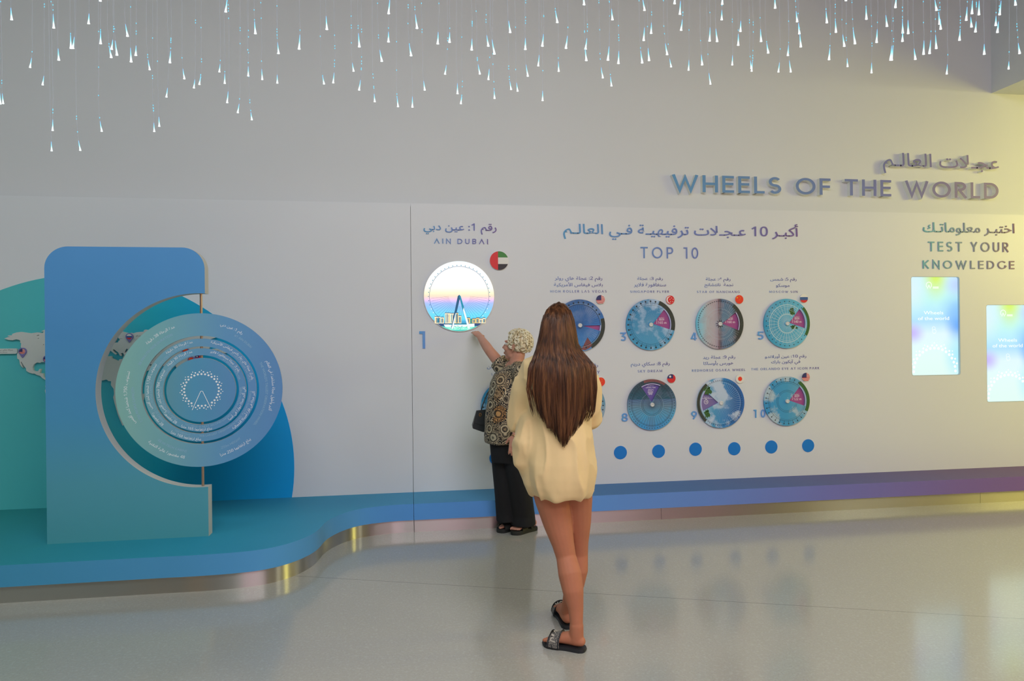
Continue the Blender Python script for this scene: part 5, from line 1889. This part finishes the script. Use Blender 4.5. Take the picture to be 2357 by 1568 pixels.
# left leg (nearer foot) crosses behind to the right of the picture
mb.tube([P(1262, 1092, DY), P(1272, 1150, DY - .005), P(1284, 1205, DY - .01), P(1296, 1252, DY - .02), P(1303, 1282, DY - .025), P(1312, 1322, DY - .07), P(1319, 1360, DY - .09), P(1325, 1400, DY - .10), a1],
        [.098, .089, .073, .056, .050, .058, .052, .038, .031], 18)
mb.tube([P(1320, 1092, DY), P(1325, 1150, DY + .03), P(1329, 1205, DY + .05), P(1330, 1250, DY + .07), P(1331, 1275, DY + .08), P(1328, 1310, DY + .075), P(1322, 1345, DY + .09), P(1311, 1380, DY + .12), a2],
        [.096, .085, .069, .054, .050, .057, .051, .036, .030], 18)
mb.blob(P(1266, 1092, DY - .03), (.09, .085, .09))
mb.blob(P(1316, 1092, DY - .03), (.09, .085, .09))
foot(mb, a1, h1, t1_, 1, .020, .034)
foot(mb, a2, h2, t2_, -1, .020, .033)
me = remeshed(mb, 'person', .0045, 6)
young = put('person', me, M_SKIN_B, None, org, 'all', label='woman seen from behind with long brown hair, cream shirt and bare legs', cat='person')
eyes(A_y, M_y, .98, young)
# shirt
mb = MB()
mb.loft([xring(1288, 822, DY, 34, .075), xring(1287, 836, DY, 50, .10), xring(1287, 852, DY, 65, .122), xring(1287, 900, DY, 71, .14), xring(1286, 960, DY, 74, .15), xring(1285, 1020, DY, 79, .175), xring(1285, 1060, DY, 83, .19), xring(1286, 1090, DY, 83, .192), xring(1287, 1112, DY, 80, .188), xring(1289, 1130, DY, 74, .178), xring(1290, 1140, DY, 66, .165)])
mb.tube([P(1262, 842, DY), SL, P(1212, 900, DY + .05), ELL + Vector((-.020, 0, -.02)), ELL.lerp(WRL, .45) + Vector((-.012, 0, -.04)), ELL.lerp(WRL, .8)], [.075, .080, .074, .084, .090, .060], 18, rounded=False)
mb.tube([P(1318, 842, DY), SR, P(1350, 896, DY + .01), ELR + Vector((-.006, 0, -.02)), ELR.lerp(WRR, .45) + Vector((0, 0, -.03)), ELR.lerp(WRR, .8)], [.075, .078, .068, .068, .074, .056], 18, rounded=False)
mb.tube([P(1216, 970, DY), P(1212, 1020, DY - .01), P(1213, 1062, DY), P(1224, 1092, DY + .01)], [.05, .064, .062, .045], 14)
mb.tube([P(1288, 818, DY - .01) + Vector((.075 * math.cos(a), .066 * math.sin(a), 0)) for a in (6.2832 * i / 16 for i in range(17))], (.012, .022), 8, hint=(0, 0, 1))
me = remeshed(mb, 'shirt', .0075, 7)


def fold(p):
    a = noise.noise(Vector((p.x * 9, p.y * 9, p.z * 2.2)))
    b_ = 1 - abs(noise.noise(Vector((p.x * 11 + 3, p.y * 11, p.z * 3.2 + 5)))) * 2.2
    return .012 * a + .014 * max(0, b_) ** 2 * (1 if p.z < 1.32 else .4)


displace(me, lambda p: fold(p) - .006 + .005 * noise.noise(Vector((p.x * 15, p.y * 15, p.z * 6))))
put('shirt', me, M_CREAM, young, None, 'all')
# hair
LV = [(694, 1281, 1292), (699, 1270, 1302), (706, 1261, 1309), (716, 1253, 1315), (737, 1245, 1322), (770, 1240, 1327), (800, 1234, 1332), (820, 1227, 1350), (845, 1216, 1371), (895, 1212, 1374), (948, 1222, 1369), (985, 1238, 1350), (1020, 1256, 1332), (1050, 1270, 1322)]


def hair_at(y, s):
    for (y0_, a0_, b0_), (y1_, a1_, b1_) in zip(LV, LV[1:]):
        if y <= y1_:
            t = (y - y0_) / (y1_ - y0_)
            return (a0_ + (a1_ - a0_) * t) * (1 - s) / 2 + (b0_ + (b1_ - b0_) * t) * (1 + s) / 2
    return LV[-1][1] * (1 - s) / 2 + LV[-1][2] * (1 + s) / 2


def back_d(y, s):
    """how far in front of the back the hair lies: round over the skull, flatter down the back"""
    if y < 700:
        r = .02
    elif y < 760:
        r = .02 + .095 * math.sqrt(max(0, 1 - ((760 - y) / 64.0) ** 2))
    else:
        r = .115 + .045 * min(1, (y - 760) / 120.0)
    low = .02 if y < 790 else .02 + .38 * min(1, (y - 790) / 50.0)
    return DY - r * math.sqrt(max(low, 1 - (.93 * s) ** 2)) - (.012 if y > 830 else 0)


mb = MB()
rr_ = []
for y in (698, 701, 706, 713, 722, 735, 750, 770, 792, 812, 830):
    a_, b_ = hair_at(y, -1), hair_at(y, 1)
    dep = DY - back_d(y, 0)
    rr_.append([P((a_ + b_) / 2, y, DY) + Vector((((b_ - a_) / 2 - 3) * mpp(1286, y, DY) * math.cos(q), (dep if math.sin(q) < 0 else min(dep, .082 if y < 732 else .06)) * .95 * math.sin(q), 0)) for q in (6.2832 * i / 32 for i in range(32))])
mb.loft(rr_)
rr_ = []
for y in (800, 830, 860, 900, 940, 965, 985):
    a_, b_ = hair_at(y, -.62), hair_at(y, .62)
    rr_.append([P((a_ + b_) / 2, y, back_d(y, 0) + .022) + Vector(((b_ - a_) / 2 * mpp(1286, y, DY) * math.cos(q), .026 * math.sin(q), 0)) for q in (6.2832 * i / 24 for i in range(24))])
mb.loft(rr_)
rnd = random.Random(21)
for i in range(1150):
    s = rnd.uniform(-1, 1.06)
    s0 = s * rnd.uniform(.75, 1.0)
    tipy = 1034 - 75 * abs(s - .10) ** 1.2 - rnd.random() ** 1.4 * 110
    if abs(s) > .75:
        tipy = rnd.uniform(900, 972) if s > 0 else rnd.uniform(875, 965)
        if s < 0 and rnd.random() < .5:
            continue
    y_start = 695 + 16 * s * s + rnd.random() ** 2 * 70
    pts, n = [], 13
    sw = rnd.uniform(-.06, .06)
    for j in range(n + 1):
        t = j / n
        y = y_start + (tipy - y_start) * (t ** .9)
        sj = s0 + (s - s0) * min(1, t * 1.6) + sw * math.sin(t * 5 + i) * t
        sj = max(-1, min(1, sj))
        x = hair_at(y, sj)
        d = back_d(y, sj) - .004 - .010 * ((i * 7919) % 97) / 97.0
        pts.append(P(x, y, d))
    r = rnd.uniform(.0022, .0042)
    mb.tube(pts, [r * (.6 + .4 * min(1, j / 3)) * (1 - .8 * (j / n) ** 3) for j in range(n + 1)], 5, rounded=False)
mb.done('hair', M_BROWN, young, smooth='all', label='long straight brown hair down to the waist')
# slides
M_SLIDE = paint('navy_black_sole', (34, 36, 40), 1.0, .5)


def slide_mat():
    m, nt, lk, b = new_mat('grey_woven_band')
    tc = nt.new('ShaderNodeTexCoord')
    nz = nt.new('ShaderNodeTexNoise')
    nz.inputs['Scale'].default_value = 260
    lk.new(tc.outputs['Object'], nz.inputs['Vector'])
    r = ramp_node(nt, [(.40, C4((52, 52, 56))), (.62, C4((150, 142, 132)))])
    lk.new(nz.outputs['Fac'], r.inputs[0])
    lk.new(r.outputs[0], b.inputs['Base Color'])
    b.inputs['Roughness'].default_value = .9
    return m


M_BAND, M_BANDL, M_BANDD = slide_mat(), paint('pale_band_letters', (186, 176, 160), 1.0, .8), paint('dark_band_edge', (36, 36, 42), 1.0, .8)
for hl, te, out in ((h1, t1_, 1), (h2, t2_, -1)):
    sd = MB()
    sole(sd, hl, te, 0.0, .018, .094)
    o = sd.done('slide', M_SLIDE, young, smooth=50)
    s2 = MB()
    strap(s2, hl, te, .012, .70, .062, .049, .050, .004, 0)
    strap(s2, hl, te, .0125, .70 - .030 / .24, .006, .0495, .0535, .0052, 2)
    strap(s2, hl, te, .0125, .70 + .030 / .24, .006, .0495, .0445, .0052, 2)
    # four pale capitals woven across the side of the band
    fL = (te - hl)
    L_ = fL.length
    fL.normalize()
    sN = Vector((-fL.y, fL.x, 0)) * out
    base = Vector((hl.x, hl.y, 0)) + fL * L_ * .70
    for j, chh in enumerate('DIOR'):
        gv, gf, _ = caps_shape(chh, .2, .1)
        wmax = max(p[0] for p in gv)
        vsl = []
        for u, v, _k in gv:
            ang = math.pi * (.86 - .155 * j - .13 * (u / max(wmax, .4)))
            al = (v - .5) * .030
            q = base + sN * (-math.cos(ang) * .055) + Vector((0, 0, .012 + math.sin(ang) ** .8 * .0555)) - fL * al - Vector((0, 0, al * .35 * math.sin(ang)))
            vsl.append(q)
        s2.add(vsl, gf, 1)
    s2.done('strap', [M_BAND, M_BANDL, M_BANDD], o, smooth=50)
